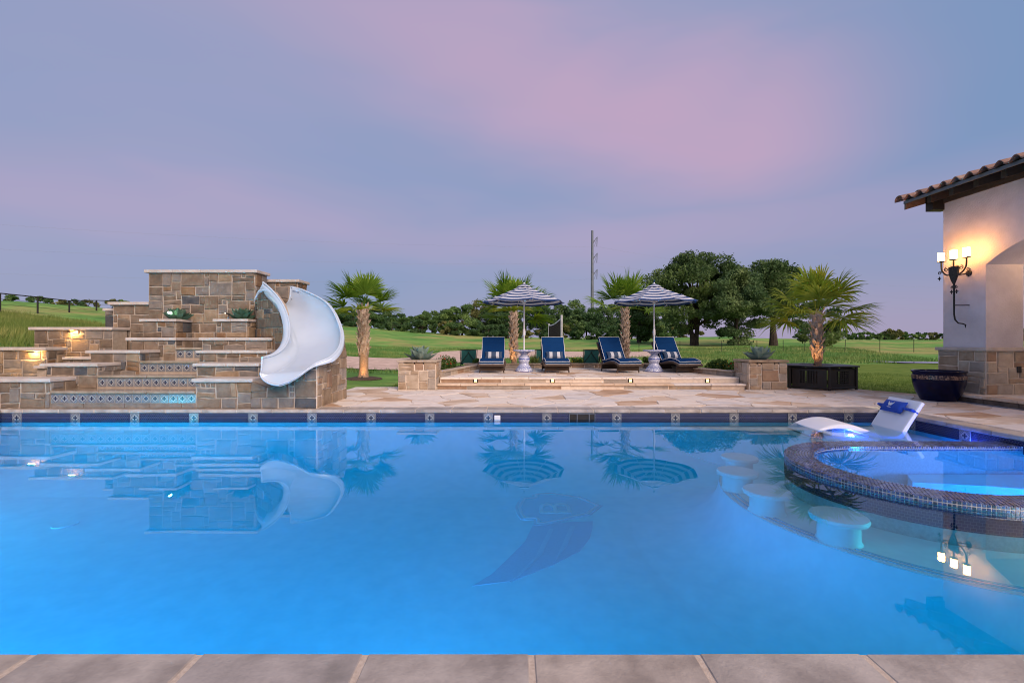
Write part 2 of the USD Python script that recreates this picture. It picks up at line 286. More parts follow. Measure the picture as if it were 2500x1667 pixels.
# decorative tile (dark cross in a diamond, diagonal stripes in the corners), u and v 0..1 per tile
def tilemat(name, dark, light):
    N, L = {'tc': ('texture_coordinate', {}), 'sep': ('separate_xyz', {})}, [('tc.UV', 'sep.vector')]
    def m(key, typ, a=None, b=None, c=None):
        N[key] = ('math', {'math_type': typ})
        for s, v in (('value1', a), ('value2', b), ('value3', c)):
            if isinstance(v, str): L.append((v, f'{key}.{s}'))
            elif v is not None: N[key][1][s] = v
        return key + '.value'
    u = m('u1', 'absolute', m('u0', 'subtract', 'sep.x', .5)); v = m('v1', 'absolute', m('v0', 'subtract', 'sep.y', .5))
    mx, mn = m('mx', 'maximum', u, v), m('mn', 'minimum', u, v)
    cross = m('cr', 'multiply', m('c1', 'less_than', mn, .075), m('c2', 'less_than', mx, .24))
    knob = m('kn', 'multiply', m('k1', 'less_than', m('k0', 'absolute', m('k00', 'subtract', mx, .19)), .045), m('k2', 'less_than', mn, .085))
    s = m('s', 'add', u, v)
    stripe = m('st', 'multiply', m('s1', 'greater_than', m('sw', 'sine', m('sf', 'multiply', s, 40.0)), .0), m('s2', 'greater_than', s, .38))
    allc = m('al', 'maximum', m('a1', 'maximum', cross, knob), stripe)
    inb = m('in', 'multiply', allc, m('i1', 'less_than', mx, .475))
    N['mixc'] = ('mix', {'color1': light, 'color2': dark}); L.append((inb, 'mixc.fac'))
    N['p'] = ('principled_bsdf', {'roughness': .2}); L.append(('mixc.color', 'p.base_color'))
    M(name, N, L, surface='p.BSDF')
tilemat('cross_tile', (.016, .022, .050), (.27, .27, .265))
M('mosaic', {'tc': ('texture_coordinate', {}), 'br': ('brick_texture', {'offset': .5, 'color1': (.006, .010, .045), 'color2': (.014, .022, .085), 'mortar': (.11, .12, .15), 'scale': 1.0, 'mortar_size': .0021, 'mortar_smooth': .2, 'brick_width': .034, 'row_height': .024, 'bias': 0.0}),
             'p': ('principled_bsdf', {'roughness': .45, 'specular_ior_level': .12})}, [('tc.UV', 'br.vector'), ('br.color', 'p.base_color')], surface='p.BSDF')
GLASS = [('glass_navy', (.006, .010, .035)), ('glass_indigo', (.010, .018, .060)), ('glass_slate', (.020, .028, .055)), ('glass_black', (.005, .006, .012))]
for n_, a_ in GLASS: pmat(n_, tuple(2.2 * q + .01 for q in a_), tuple(5.0 * q + .02 for q in a_), scale=40, rough=.16, spec=1.0, coat=.6)
def uvstripe(name, stops):
    M(name, {'tc': ('texture_coordinate', {}), 'sep': ('separate_xyz', {}), 'r': ('rgb_ramp', {'interpolate': False, 'ramp': stops}), 'p': ('principled_bsdf', {'roughness': .85}), 't': ('translucent_bsdf', {}), 'm': ('mix_closure', {'fac': .25})},
      [('tc.UV', 'sep.vector'), ('sep.x', 'r.fac'), ('r.color', 'p.base_color'), ('r.color', 't.color'), ('p.BSDF', 'm.closure1'), ('t.BSDF', 'm.closure2')], surface='m.closure')
NV, WH = (.018, .055, .180), (.66, .69, .75)
uvstripe('canopy_stripe', [(i / 12, NV if i % 2 == 1 else WH) for i in range(12)])
uvstripe('pillow_stripe', [(0, (.05, .09, .17)), (.18, WH), (.36, (.05, .09, .17)), (.64, WH), (.82, (.05, .09, .17))])
M('wicker', {'g': ('geometry', {}), 'w': ('wave_texture', {'wave_type': 'bands', 'bands_direction': 'z', 'scale': 26.0, 'distortion': 2.0, 'detail': 2.0}), 'n': ('noise_texture', {'scale': 60.0}),
             'r': ('rgb_ramp', {'ramp': [(0, (.035, .022, .015)), (1, (.13, .085, .058))]}), 'b': ('bump', {'distance': .006}), 'p': ('principled_bsdf', {'roughness': .6})},
  [('g.position', 'w.vector'), ('w.fac', 'r.fac'), ('r.color', 'p.base_color'), ('w.fac', 'b.height'), ('b.normal', 'p.normal')], surface='p.BSDF')
# blue and white glazed ceramic, painted motifs round the pedestal
M('painted_ceramic', {'tc': ('texture_coordinate', {}), 'mp': ('mapping', {'mapping_type': 'point', 'scale': (16, 14, 1)}), 'v': ('voronoi_texture', {'feature': 'f1', 'scale': 1.0, 'randomness': .35}), 'c': ('rgb_ramp', {'interpolate': False, 'ramp': [(0, (.025, .06, .30)), (.22, (.66, .69, .74)), (.40, (.04, .085, .36)), (.52, (.66, .69, .74))]}),
                       'sep': ('separate_xyz', {}), 'bd': ('rgb_ramp', {'interpolate': False, 'ramp': [(0, (1, 1, 1)), (.03, (0, 0, 0)), (.20, (1, 1, 1)), (.23, (0, 0, 0)), (.62, (1, 1, 1)), (.66, (0, 0, 0)), (.90, (1, 1, 1)), (.93, (0, 0, 0)), (.985, (1, 1, 1))]}),
                       'm': ('mix', {'color2': (.025, .06, .30)}), 'p': ('principled_bsdf', {'roughness': .18})},
  [('tc.UV', 'mp.vector'), ('mp.vector', 'v.vector'), ('v.distance', 'c.fac'), ('tc.UV', 'sep.vector'), ('sep.y', 'bd.fac'), ('bd.color', 'm.fac'), ('c.color', 'm.color1'), ('m.color', 'p.base_color')], surface='p.BSDF')
pmat('pot_band', (.03, .02, .03), (.30, .20, .15), scale=38, rough=.35, fmin=.48, fmax=.56, metallic=.4)
pmat('emblem_navy', (.10, .58, .72), (.13, .63, .76), scale=60, rough=.4)
pmat('emblem_mid', (.12, .64, .76), (.16, .69, .80), scale=60, rough=.4)
pmat('emblem_white', (.75, .78, .80), (.78, .80, .82), scale=60, rough=.4)

# ------------------------------------------------------------------ stone faces
def warp(u, v, seed):
    p = np.array([u * 3.1, v * 4.3, seed * 7.7])
    return u + .022 * (float(meshkit.noise(p[None], 1)[0]) - .5) * 2, v + .020 * (float(meshkit.noise(p[None] + 9, 2)[0]) - .5) * 2
def ashlar(W, H, rng, cell, maxw, maxh):
    nx, nz = max(1, round(W / cell)), max(1, round(H / cell)); used = np.zeros((nx, nz), bool); out = []
    for j in range(nz):
        for i in range(nx):
            if used[i, j]: continue
            h = min(rng.choice([1, 1, 2, 2, 2, 3][: 3 + maxh]), maxh, nz - j); w = rng.randint(max(1, h), maxw)
            if nz - j - h == 1 and h < maxh and rng.random() < .6: h += 1
            k = 0
            while k < w and i + k < nx and not used[i + k, j]: k += 1
            w = k
            if nx - (i + w) == 1 and w < maxw and not used[i + w, j]: w += 1
            while h > 1 and used[i:i + w, j:j + h].any(): h -= 1
            used[i:i + w, j:j + h] = True
            out.append((i * W / nx, j * H / nz, (i + w) * W / nx, (j + h) * H / nz))
    return out
def stone_mesh(pts, mapf, proud, rng, gap):
    pts = np.asarray(pts); c = pts.mean(0); n = len(pts)
    def inset(q, a):
        d = q - c; L = np.linalg.norm(d, axis=1, keepdims=True); return q - d / np.maximum(L, 1e-6) * np.minimum(a * 1.3, L * .4)
    a = inset(pts, gap); b = inset(a, .011)
    jit = [rng.uniform(-.004, .006) for _ in range(n)]
    v = [mapf(*q, -.02) for q in a] + [mapf(*q, proud - .011) for q in a] + [mapf(*q, proud + jit[i]) for i, q in enumerate(b)] + [mapf(*(b.mean(0)), proud + rng.uniform(.0, .008))]
    f = []
    for i in range(n):
        k = (i + 1) % n
        for s in (0, n): f += [[s + i, s + k, s + n + k], [s + i, s + n + k, s + n + i]]
        f.append([2 * n + i, 2 * n + k, 3 * n])
    return np.array(v), np.array(f)
def face(parent, mapf, W, H, seed, cell=.085, maxw=5, maxh=3, poly=None, mats=None, weights=None, gap=.011, proud=(.008, .028), name='stone'):
    rng = random.Random(seed); mats = mats or [s[0] for s in STONES]; weights = weights or [5, 4, 4, 1.1, 1.3, 1.6]
    for (u0, v0, u1, v1) in ashlar(W, H, rng, cell, maxw, maxh):
        q = [(u0, v0), (u1, v0), (u1, v1), (u0, v1)]
        if u1 - u0 > .3: q = [(u0, v0), ((u0 + u1) / 2, v0), (u1, v0), (u1, v1), ((u0 + u1) / 2, v1), (u0, v1)]
        q = [tuple(np.clip(warp(a, b, seed), (0, 0), (W, H))) if 0 < a < W or 0 < b < H else (a, b) for a, b in q]
        if poly is not None:
            g = Polygon(q).intersection(poly)
            if g.is_empty or g.area < .0015: continue
            g = g.convex_hull
            if g.geom_type != 'Polygon': continue
            q = list(g.simplify(.006).exterior.coords)[:-1]
        obj(name, stone_mesh(q, mapf, rng.uniform(*proud), rng, gap), rng.choices(mats, weights)[0], parent, world=True)
def front_map(x0, y, z0): return lambda u, v, d: (x0 + u, y - d, z0 + v)                 # faces the camera (-y)
def right_map(x, y0, z0): return lambda u, v, d: (x + d, y0 + u, z0 + v)                 # faces +x
def left_map(x, y0, z0): return lambda u, v, d: (x - d, y0 + u, z0 + v)                  # faces -x
def cap(parent, x0, y0, x1, y1, z0, z1, n=None, name='cap', mat='cap_stone'):
    n = n or max(1, round(abs(x1 - x0) / .75))
    for i in range(n):
        a, b = x0 + (x1 - x0) * i / n, x0 + (x1 - x0) * (i + 1) / n
        obj(name, bx(a + .002, y0, z0, b - .002, y1, z1, .008), mat, parent, world=True)

# ------------------------------------------------------------------ ground
DECK = .17
POOL_X0, POOL_X1, POOL_Y0, POOL_Y1 = -8.5, 6.1, 1.655, 7.58
ctrl = [(0, 738, 46), (120, 745, 46), (250, 752, 48), (0, 775, 30), (180, 790, 30), (0, 800, 20), (120, 805, 20), (0, 822, 14), (90, 826, 13), (0, 842, 10.6), (60, 846, 10.6),
        (850, 806, 78), (1010, 813, 88), (1100, 820, 95), (1250, 826, 105), (1446, 836, 136), (1100, 846, 52), (1300, 850, 55), (850, 838, 52), (850, 872, 33), (1100, 880, 27), (1500, 862, 42), (1500, 880, 27),
        (1760, 824, 82), (2051, 829, 88), (2260, 837, 80), (1900, 848, 50), (1700, 843, 55), (2260, 850, 55), (2150, 862, 36), (2300, 880, 27), (1980, 880, 26), (2480, 862, 38), (2600, 845, 70)]
cp = [tuple(P(*c)) for c in ctrl]
cp += [(x, y, .10) for x, y in ((-3, 12), (0, 12), (4, 12), (8, 12), (-4, 15), (4, 16), (9, 15), (-5.5, 18), (0, 20), (6, 20), (14, 20), (16, 10), (16, 0), (0, -5), (-8, -5), (9, -5), (16, -10), (30, -30), (-30, -40), (-4, 10.5), (9, 9), (8, 4), (-8, 4))]
cp += [(-9.2, 9.9, .9), (-8, 11, .6), (-9.5, 6, .5), (-14, 4, .9), (-14, 9, 1.1), (-25, 0, 1.2), (40, 25, .5), (60, 10, .5), (-60, 100, 7.0), (0, 250, 3.0), (250, 300, 3.0), (-250, 300, 9.0), (600, 600, 5), (-600, 600, 12), (0, 1400, 6), (60, 120, 1.2), (-140, 80, 8), (300, 60, 2), (-400, -300, 4), (400, -300, 2)]
cp = np.array(cp)
_rbf = RBFInterpolator(cp[:, :2] / 20, cp[:, 2], kernel='linear', smoothing=.02)
def ground_z(x, y):
    q = np.stack([np.ravel(x), np.ravel(y)], 1)
    return (_rbf(q / 20)).reshape(np.shape(x))
gx = np.unique(np.round(np.concatenate([np.linspace(-1500, -60, 16), np.linspace(-60, -14, 24), np.linspace(-14, 16, 52), np.linspace(16, 60, 24), np.linspace(60, 1500, 16), [-9.2, -8.9, 6.4]]), 3))
gy = np.unique(np.round(np.concatenate([np.linspace(-600, -20, 8), np.linspace(-20, 1.2, 10), [1.4], np.linspace(1.4, 7.9, 10), [8.95, 9.2], np.linspace(7.9, 32, 42), np.linspace(32, 160, 56), np.linspace(160, 1500, 16)]), 3))
GX, GY = np.meshgrid(gx, gy, indexing='ij'); GZ = ground_z(GX, GY)
GZ = GZ + (meshkit.fbm(np.stack([GX / 9, GY / 9, 0 * GX], -1), 4, 3) - .5) * np.clip((np.hypot(GX, GY - 10) - 17) / 40, 0, 1) * .9
near = np.clip(1 - np.maximum(np.maximum(-3.6 - GX, GX - 9.5), np.maximum(-20 - GY, GY - 16)) / 6, 0, 1)
GZ = GZ * (1 - near) + np.minimum(GZ, .10) * near
GZ = np.where((GY < 9.0) & (GX > -14.2) & (GX < -5), np.minimum(GZ, .10), GZ)
idx = np.arange(GX.size).reshape(GX.shape); fq = []
for i in range(len(gx) - 1):
    for j in range(len(gy) - 1):
        xm, ym = (gx[i] + gx[i + 1]) / 2, (gy[j] + gy[j + 1]) / 2
        if -8.9 < xm < 6.4 and 1.4 < ym < 7.9: continue
        fq.append([idx[i, j], idx[i + 1, j], idx[i + 1, j + 1], idx[i, j + 1]])
obj('ground', (np.stack([GX, GY, GZ], -1).reshape(-1, 3), np.array(fq)), 'ground', smooth=True, kind='structure', label='green pasture rising gently behind the pool terrace')
from scipy.interpolate import RegularGridInterpolator
_gi = RegularGridInterpolator((gx, gy), GZ)
def gz(x, y): return _gi(np.stack([np.ravel(x), np.ravel(y)], 1)).reshape(np.shape(x))
def gz1(x, y): return float(gz(np.array([x]), np.array([y]))[0])
def draped(poly, name, mat, lift, step=.6, **kw):
    x0, y0, x1, y1 = poly.bounds; vs, fs = [], []
    xs, ys = np.arange(x0, x1 + step, step), np.arange(y0, y1 + step, step)
    for a in xs:
        for b in ys:
            g = sbox(a, b, a + step, b + step).intersection(poly)
            for q in getattr(g, 'geoms', [g]):
                if q.geom_type != 'Polygon' or q.area < 1e-4: continue
                c = np.array(q.convex_hull.exterior.coords)[:-1]; k = len(vs)
                for p_ in c: vs.append((p_[0], p_[1], 0))
                fs += [[k, k + i, k + i + 1] for i in range(1, len(c) - 1)]
    v = np.array(vs); v[:, 2] = gz(v[:, 0], v[:, 1]) + lift
    return obj(name, (v, np.array(fs)), mat, **kw)
lawn_poly = Polygon([(-3.2, 9.2), (-3.2, 19.5), (0, 20.5), (8, 22), (26, 22.5), (30, 9.0), (8.9, 9.0)])
draped(lawn_poly, 'lawn', 'lawn', .02, kind='structure', label='short mown lawn behind the terrace')
sand_poly = Polygon([on_level(*q, .11) for q in [(640, 906), (968, 905), (1250, 875), (1600, 876), (1580, 864), (1250, 861), (1080, 865), (968, 882), (840, 884), (640, 886)]])
draped(sand_poly, 'sand_court', 'sand', .045, kind='structure', label='pale sand of the volleyball court behind the terrace')
pond = Polygon([on_level(*q, .11) for q in [(2105, 888), (2230, 887), (2420, 887), (2700, 889), (2700, 899), (2450, 896), (2280, 894), (2190, 891.5)]])
draped(pond, 'pond', 'pond_water', .05, kind='structure', label='narrow pond at the edge of the lawn')
# grass blades
def blades(n, poly, h, w, seed, name, mat, label):
    rng = np.random.default_rng(seed); x0, y0, x1, y1 = poly.bounds
    c = []
    import shapely
    while sum(map(len, c)) < n:
        q = rng.uniform((x0, y0), (x1, y1), (n, 2)); c.append(q[shapely.contains_xy(poly, q[:, 0], q[:, 1])])
    q = np.vstack(c)[:n]; z = gz(q[:, 0], q[:, 1]) + .015
    a = rng.uniform(0, np.pi, n); hh = rng.uniform(*h, n) * (.5 + meshkit.noise(np.stack([q[:, 0] * .8, q[:, 1] * .8, 0 * z], -1), seed)); ww = rng.uniform(*w, n)
    base = np.stack([q[:, 0], q[:, 1], z], 1); s = np.stack([np.cos(a), np.sin(a), 0 * a], 1) * ww[:, None]
    tip = base + np.stack([rng.normal(0, .35, n) * hh, rng.normal(0, .35, n) * hh, hh], 1)
    v = np.stack([base - s, base + s, tip], 1).reshape(-1, 3)
    obj(name, (v, np.arange(3 * n).reshape(-1, 3)), mat, label=label, cat='grass', kind='stuff')
blades(46000, Polygon([(-9.3, 9.95), (-9.2, 11), (-12, 22), (-16, 34), (-40, 34), (-26, 18), (-13, 8.95), (-9.8, 8.95), (-9.9, 9.7)]), (.10, .34), (.008, .022), 5, 'tall_grass', 'wild_grass', 'tall rough grass on the bank behind the left stone walls')
blades(36000, lawn_poly.intersection(sbox(-3.2, 9, 14, 17)).difference(sbox(-1.9, 10, 5.7, 15.6)), (.02, .05), (.006, .012), 6, 'lawn_grass', 'lawn_blade', 'short green blades of the mown lawn')

blades(60000, Polygon([(-12, 17), (-4, 16.5), (9, 22.6), (24, 22.6), (34, 48), (-22, 48)]).difference(sand_poly).difference(pond), (.05, .20), (.010, .022), 7, 'pasture_grass', 'pasture_blade', 'uneven pasture grass behind the terrace and the sand court')
# ------------------------------------------------------------------ pool shell
FLOOR, LEDGE, SHELF = -.80, -.30, -.10
pool = thing('swimming_pool', 'large rectangular swimming pool with blue mosaic waterline and pale plaster', 'swimming pool', kind=None)
SC = (4.06, 4.56)
def stadium(r): return unary_union([Point(*SC).buffer(r, 48), sbox(SC[0], SC[1] - r, POOL_X1 + .001, SC[1] + r)])
obj('floor', bx(POOL_X0 - .2, POOL_Y0 - .2, FLOOR - .1, POOL_X1 + .2, POOL_Y1 + .2, FLOOR, 0), 'plaster_pool', pool)
for nm, (a, b, c, d) in {'n': (POOL_X0 - .3, POOL_Y1, POOL_X1 + .3, POOL_Y1 + .3), 's': (POOL_X0 - .3, POOL_Y0 - .3, POOL_X1 + .3, POOL_Y0), 'w': (POOL_X0 - .3, POOL_Y0 + .001, POOL_X0, POOL_Y1 - .001), 'e': (POOL_X1, POOL_Y0 + .001, POOL_X1 + .3, POOL_Y1 - .001)}.items():
    obj('wall', bx(a, b, FLOOR - .1, c, d, .105, 0), 'plaster_pool', pool)
ledge_poly = Point(4.05, 4.5).buffer(1.82, 64).union(sbox(4.05, 2.68, POOL_X1, 6.32)).intersection(sbox(0, 0, POOL_X1, POOL_Y1))
shelf_poly = Polygon([(2.45, 7.579), (2.85, 7.38), (3.4, 7.12), (4.0, 6.82), (4.35, 6.5), (4.6, 6.1), (4.9, 5.5), (6.099, 5.5), (6.099, 7.579)])
obj('ledge', extr(ledge_poly.difference(stadium(1.0)), LEDGE - FLOOR - .012, FLOOR + .004), 'plaster_pool', pool, label='curved underwater ledge round the spa')
obj('ledge_top', extr(ledge_poly.buffer(-.004).difference(stadium(1.0)), .012, LEDGE - .0115), 'plaster_shelf', pool)
obj('sun_shelf', extr(shelf_poly.difference(stadium(1.1)), SHELF - FLOOR - .008, FLOOR + .008), 'plaster_shelf', pool, label='shallow sun shelf in the far right corner')
# coved foot of the ledge and of the far wall: the plaster runs out into the floor in a curve
def cove(line, prof, name):
    n = int(line.length / .08); pts = np.array([line.interpolate(t, normalized=True).coords[0] for t in np.linspace(0, 1, n)]); t = np.gradient(pts, axis=0); t /= np.linalg.norm(t, axis=1, keepdims=True); nn = np.stack([-t[:, 1], t[:, 0]], 1)
    v = np.array([[*(pts[i] + nn[i] * o), z] for i in range(n) for o, z in prof]); k = len(prof)
    obj(name, (v, np.array([[i * k + j, i * k + j + 1, (i + 1) * k + j + 1, (i + 1) * k + j] for i in range(n - 1) for j in range(k - 1)])), 'plaster_pool', pool, smooth=True)
_a = np.linspace(np.radians(268), np.radians(92), 90)
cove(LineString([(POOL_X1 - .002, 2.68)] + [(4.05 + 1.82 * math.cos(t), 4.5 + 1.82 * math.sin(t)) for t in _a]), [(.003, LEDGE - .006), (.010, LEDGE - .03), (.03, -.42), (.075, -.53), (.16, -.63), (.30, -.71), (.50, -.765), (.75, -.790), (.95, -.7985)][::1], 'cove')
cove(LineString([(POOL_X1 - .01, POOL_Y1), (POOL_X0 + .01, POOL_Y1)]), [(.004, -.05), (.015, -.18), (.06, -.34), (.16, -.49), (.34, -.62), (.62, -.715), (1.0, -.77), (1.45, -.7985)], 'cove')
for off in (.05, .105):
    line = ledge_poly.buffer(-off, 32).exterior
    band = line.buffer(.013).intersection(sbox(1.8, 2.6, 6.0, 5.6)).difference(stadium(1.24)).difference(shelf_poly)
    for g in getattr(band, 'geoms', [band]): obj('trim_line', extr(g, .006, LEDGE), 'emblem_navy', pool)
    sl = LineString([(2.5, 7.56), (2.87, 7.36), (3.42, 7.10), (4.02, 6.80), (4.38, 6.48), (4.65, 6.05), (4.9, 5.6)]).parallel_offset(off - .01, 'left').buffer(.011)
    obj('trim_line', extr(sl, .006, SHELF), 'emblem_navy', pool)
# waterline band
def uvquad(p0, p1, z0, z1):
    L = math.hypot(p1[0] - p0[0], p1[1] - p0[1])
    return (np.array([[*p0, z0], [*p1, z0], [*p1, z1], [*p0, z1]]), np.array([[0, 1, 2, 3]])), np.array([[0, z0], [L, z0], [L, z1], [0, z1]])
TB0, TB1 = -.045, .108
m_, uv_ = uvquad((POOL_X0, POOL_Y1 - .006), (POOL_X1, POOL_Y1 - .006), TB0, TB1); obj('waterline_mosaic', m_, 'mosaic', pool, uv=uv_)
m_, uv_ = uvquad((POOL_X1 - .006, POOL_Y1), (POOL_X1 - .006, POOL_Y0), TB0, TB1); obj('waterline_mosaic', m_, 'mosaic', pool, uv=uv_)
m_, uv_ = uvquad((POOL_X0 + .006, POOL_Y0), (POOL_X0 + .006, POOL_Y1), TB0, TB1); obj('waterline_mosaic', m_, 'mosaic', pool, uv=uv_)
def tile(parent, mapf, u, v, s=.152, t=.006, name='cross_tile'):
    a = s / 2; q = [(-a, -a), (a, -a), (a, a), (-a, a)]
    vv = [mapf(u + i, v + j, -.012) for i, j in q] + [mapf(u + i * .97, v + j * .97, t) for i, j in q]
    f = [[4, 5, 6, 7]] + [[i, (i + 1) % 4, 4 + (i + 1) % 4, 4 + i] for i in range(4)]
    uv = np.array([(0, 0), (1, 0), (1, 1), (0, 1)] * 2, float)
    obj(name, (np.array(vv, float) - parent.loc, np.array(f)), 'cross_tile', parent, uv=uv)
for px in (41, 184, 329, 473.5, 617.6, 761.7, 906, 1049, 1192, 1335, 1505.8, 1649, 1792, 1934.5, 2072):
    tile(pool, front_map(X(px, 7.57), POOL_Y1 - .007, 0), 0, .032)
for y in (6.95, 6.12, 5.28): tile(pool, left_map(POOL_X1 - .007, y, 0), 0, .032)
# skimmer mouth, return grille
sx0, sx1 = X(1389, 7.57), X(1453, 7.57)
obj('skimmer', cat_(bx(sx0, 7.555, .095, sx1, 7.572, .107), bx(sx0, 7.555, -.04, sx0 + .012, 7.572, .107), bx(sx1 - .012, 7.555, -.04, sx1, 7.572, .107), bx(sx0 + .13, 7.562, -.04, sx0 + .142, 7.570, .10), bx(sx0 + .33, 7.562, -.04, sx0 + .342, 7.570, .10)), 'grey_steel', pool)
obj('skimmer_mouth', bx(sx0 + .01, 7.566, -.04, sx1 - .01, 7.5735, .096), 'net_black', pool)
gx0 = X(1214, 7.57)
obj('return_grille', cat_(bx(gx0 - .05, 7.560, -.02, gx0 + .05, 7.572, .072), *[bx(gx0 - .04 + i * .016, 7.553, 0, gx0 - .034 + i * .016, 7.561, .06, .001) for i in range(6)]), 'white_metal', pool)
for px, py in ((160, 1280),):
    c = on_level(px, py, FLOOR)
    obj('floor_drain', mov(trimesh.creation.cylinder(.12, .02, sections=24), (c[0], c[1], FLOOR + .002)), 'plaster_pool', pool)
# emblem in the floor (seen through the water)
def ep(pts): return Polygon([on_level(1100 + u / 5.227, 1150 + v / 5.227, FLOOR) for u, v in pts]).buffer(0)
shield = ep([(825, 470), (850, 410), (900, 340), (1040, 330), (1040, 285), (1300, 270), (1480, 300), (1660, 325), (1800, 380), (1940, 445), (1790, 560), (1600, 600), (1400, 650), (1200, 690), (1060, 690), (1060, 625), (900, 620), (850, 550)])
plume = ep([(1050, 690), (1400, 655), (1815, 640), (1810, 730), (1780, 850), (1650, 1020), (1300, 1200), (800, 1400), (280, 1465), (520, 1320), (700, 1150), (950, 900)])
crest = ep([(1000, 270), (1200, 170), (1450, 90), (1560, 150), (1680, 280), (1600, 300), (1300, 262)])
for q, mt, z in ((plume, 'emblem_navy', .004), (crest, 'emblem_navy', .004), (shield, 'emblem_mid', .008)):
    obj('emblem', extr(q.geoms[0] if q.geom_type == 'MultiPolygon' else q, z, FLOOR), mt, pool)
for q in ([(1260, 740), (1310, 740), (1180, 1050), (900, 1320), (760, 1420), (1080, 1100)], [(1530, 705), (1590, 705), (1490, 950), (1330, 1160), (1440, 900)], [(1360, 150), (1420, 130), (1500, 270), (1450, 275)]):
    obj('emblem', extr(ep(q), .008, FLOOR), 'emblem_mid', pool)
ring = shield.buffer(-.055).exterior.buffer(.018); obj('emblem_outline', extr(ring, .012, FLOOR), 'emblem_white', pool)
bt = meshkit.text_mesh('B', .34, .012, bold=False); bv = np.array(bt.vertices); bv[:, 0] -= bv[:, 0].mean(); bv[:, 1] -= bv[:, 1].mean()
cc = on_level(1100 + 1320 / 5.227, 1150 + 452 / 5.227, FLOOR)
obj('emblem_letter', (np.stack([-bv[:, 1] * 1.15 + cc[0], bv[:, 0] * 1.45 + cc[1], bv[:, 2] + FLOOR], 1), np.array(bt.faces)), 'emblem_white', pool)
# underwater lamps in the near wall, in the shelf and in the spa
def plamp(x, y, z, nrm, mat, label, r=.11):
    t = thing('pool_lamp', label, 'lamp', (x, y, z))
    q = lathe([(0.001, .020), (r * .8, .020), (r, .012)], 16); rim = lathe([(r, .012), (r * 1.25, .014), (r * 1.3, 0)], 16)
    T = trimesh.geometry.align_vectors([0, 0, 1], nrm)[:3, :3]
    obj('lens', (q[0] @ T.T, q[1]), mat, t); obj('rim', (rim[0] @ T.T, rim[1]), 'white_metal', t)
for i, x in enumerate((-5.6, -3.0, -.5)): plamp(x, POOL_Y0 + .002, -.50, (0, 1, 0), 'pool_lamp', ['blue lamp in the near pool wall, left of the camera', 'blue lamp in the near pool wall below the second coping joint', 'blue lamp in the near pool wall right below the camera'][i])
for y_, l_ in ((2.5, 'blue lamp in the left pool wall near the camera'), (3.9, 'blue lamp in the left pool wall halfway to the waterfall')): plamp(POOL_X0 + .002, y_, -.45, (1, 0, 0), 'pool_lamp_side', l_)
plamp(POOL_X1 - .008, 5.95, -.065, (-.8, .6, 0), 'shelf_lamp', 'small blue lamp in the right pool wall behind the rim of the spa', r=.032)
plamp(5.02, 6.74, SHELF + .004, (0, 0, 1), 'shelf_lamp', 'small blue lamp in the sun shelf floor under the hump of the white lounger', r=.03)
plamp(POOL_X1 - .008, 3.05, -.14, (-1, 0, 0), 'ledge_lamp', 'small white lamp in the right pool wall lighting the underwater ledge', r=.05)
plamp(5.3, SC[1] - .84, -.30, (0, 1, 0), 'spa_lamp', 'blue lamp low in the near inner wall of the spa', r=.08)
# coping
cop = thing('pool_coping', kind='structure', label='limestone coping slabs round the pool edge', loc=(0, 0, 0))
CM = ['coping_stone', 'coping_stone_b', 'coping_stone_c']; rg = random.Random(8)
for k in range(-11, 10):
    a = .07 + k * .6; obj('coping_slab', bx(a + .0045, POOL_Y0 - .40, .107, a + .6 - .0045, POOL_Y0 + rg.uniform(-.004, .004), DECK + rg.uniform(-.001, .001), .010), rg.choice(CM), cop)
obj('joint_mortar', bx(-6.6, POOL_Y0 - .40, .106, 6.5, POOL_Y0 - .006, DECK - .004, 0), 'grout', cop)
x = -2.2 - 11 * .593
while x < POOL_X1:
    b = min(x + .593, POOL_X1 + .35)
    if b > POOL_X0 - .4: obj('coping_slab', bx(x + .003, POOL_Y1 - .025 + rg.uniform(-.003, .003), .112, b - .003, POOL_Y1 + .30, DECK + rg.uniform(-.001, .002), .008), rg.choice(CM), cop)
    x = b
y = POOL_Y1 - .026
while y > 2.0:
    obj('coping_slab', bx(POOL_X1 - .022, y - .593 + .003, .112, POOL_X1 + .30, y - .003, DECK + rg.uniform(-.001, .002), .008), rg.choice(CM), cop)
    obj('coping_slab', bx(POOL_X0 - .30, y - .593 + .003, .112, POOL_X0 + .022, y - .003, DECK + rg.uniform(-.001, .002), .008), rg.choice(CM), cop); y -= .593
obj('joint_mortar', bx(POOL_X0, POOL_Y1 - .018, .113, POOL_X1, POOL_Y1 + .29, DECK - .004, 0), 'grout', cop)
# water bodies
spa_out, spa_in = stadium(1.15), Point(*SC).buffer(.86, 48).union(sbox(SC[0], SC[1] - .86, POOL_X1 + .001, SC[1] + .86))
wp = sbox(POOL_X0 - .05, POOL_Y0 - .05, POOL_X1 + .05, POOL_Y1 + .05).difference(Point(*SC).buffer(1.10, 48).union(sbox(SC[0], SC[1] - 1.10, POOL_X1 + .2, SC[1] + 1.10)))
obj('pool_water', extr(wp, -FLOOR + .05, FLOOR - .05), 'water', kind='structure', label='still blue water of the swimming pool')
SPA_W = .022
obj('spa_water', extr(Point(*SC).buffer(.90, 48).union(sbox(SC[0], SC[1] - .90, POOL_X1 + .04, SC[1] + .90)), SPA_W + .60, -.60), 'water', kind='structure', label='still blue water inside the round spa')

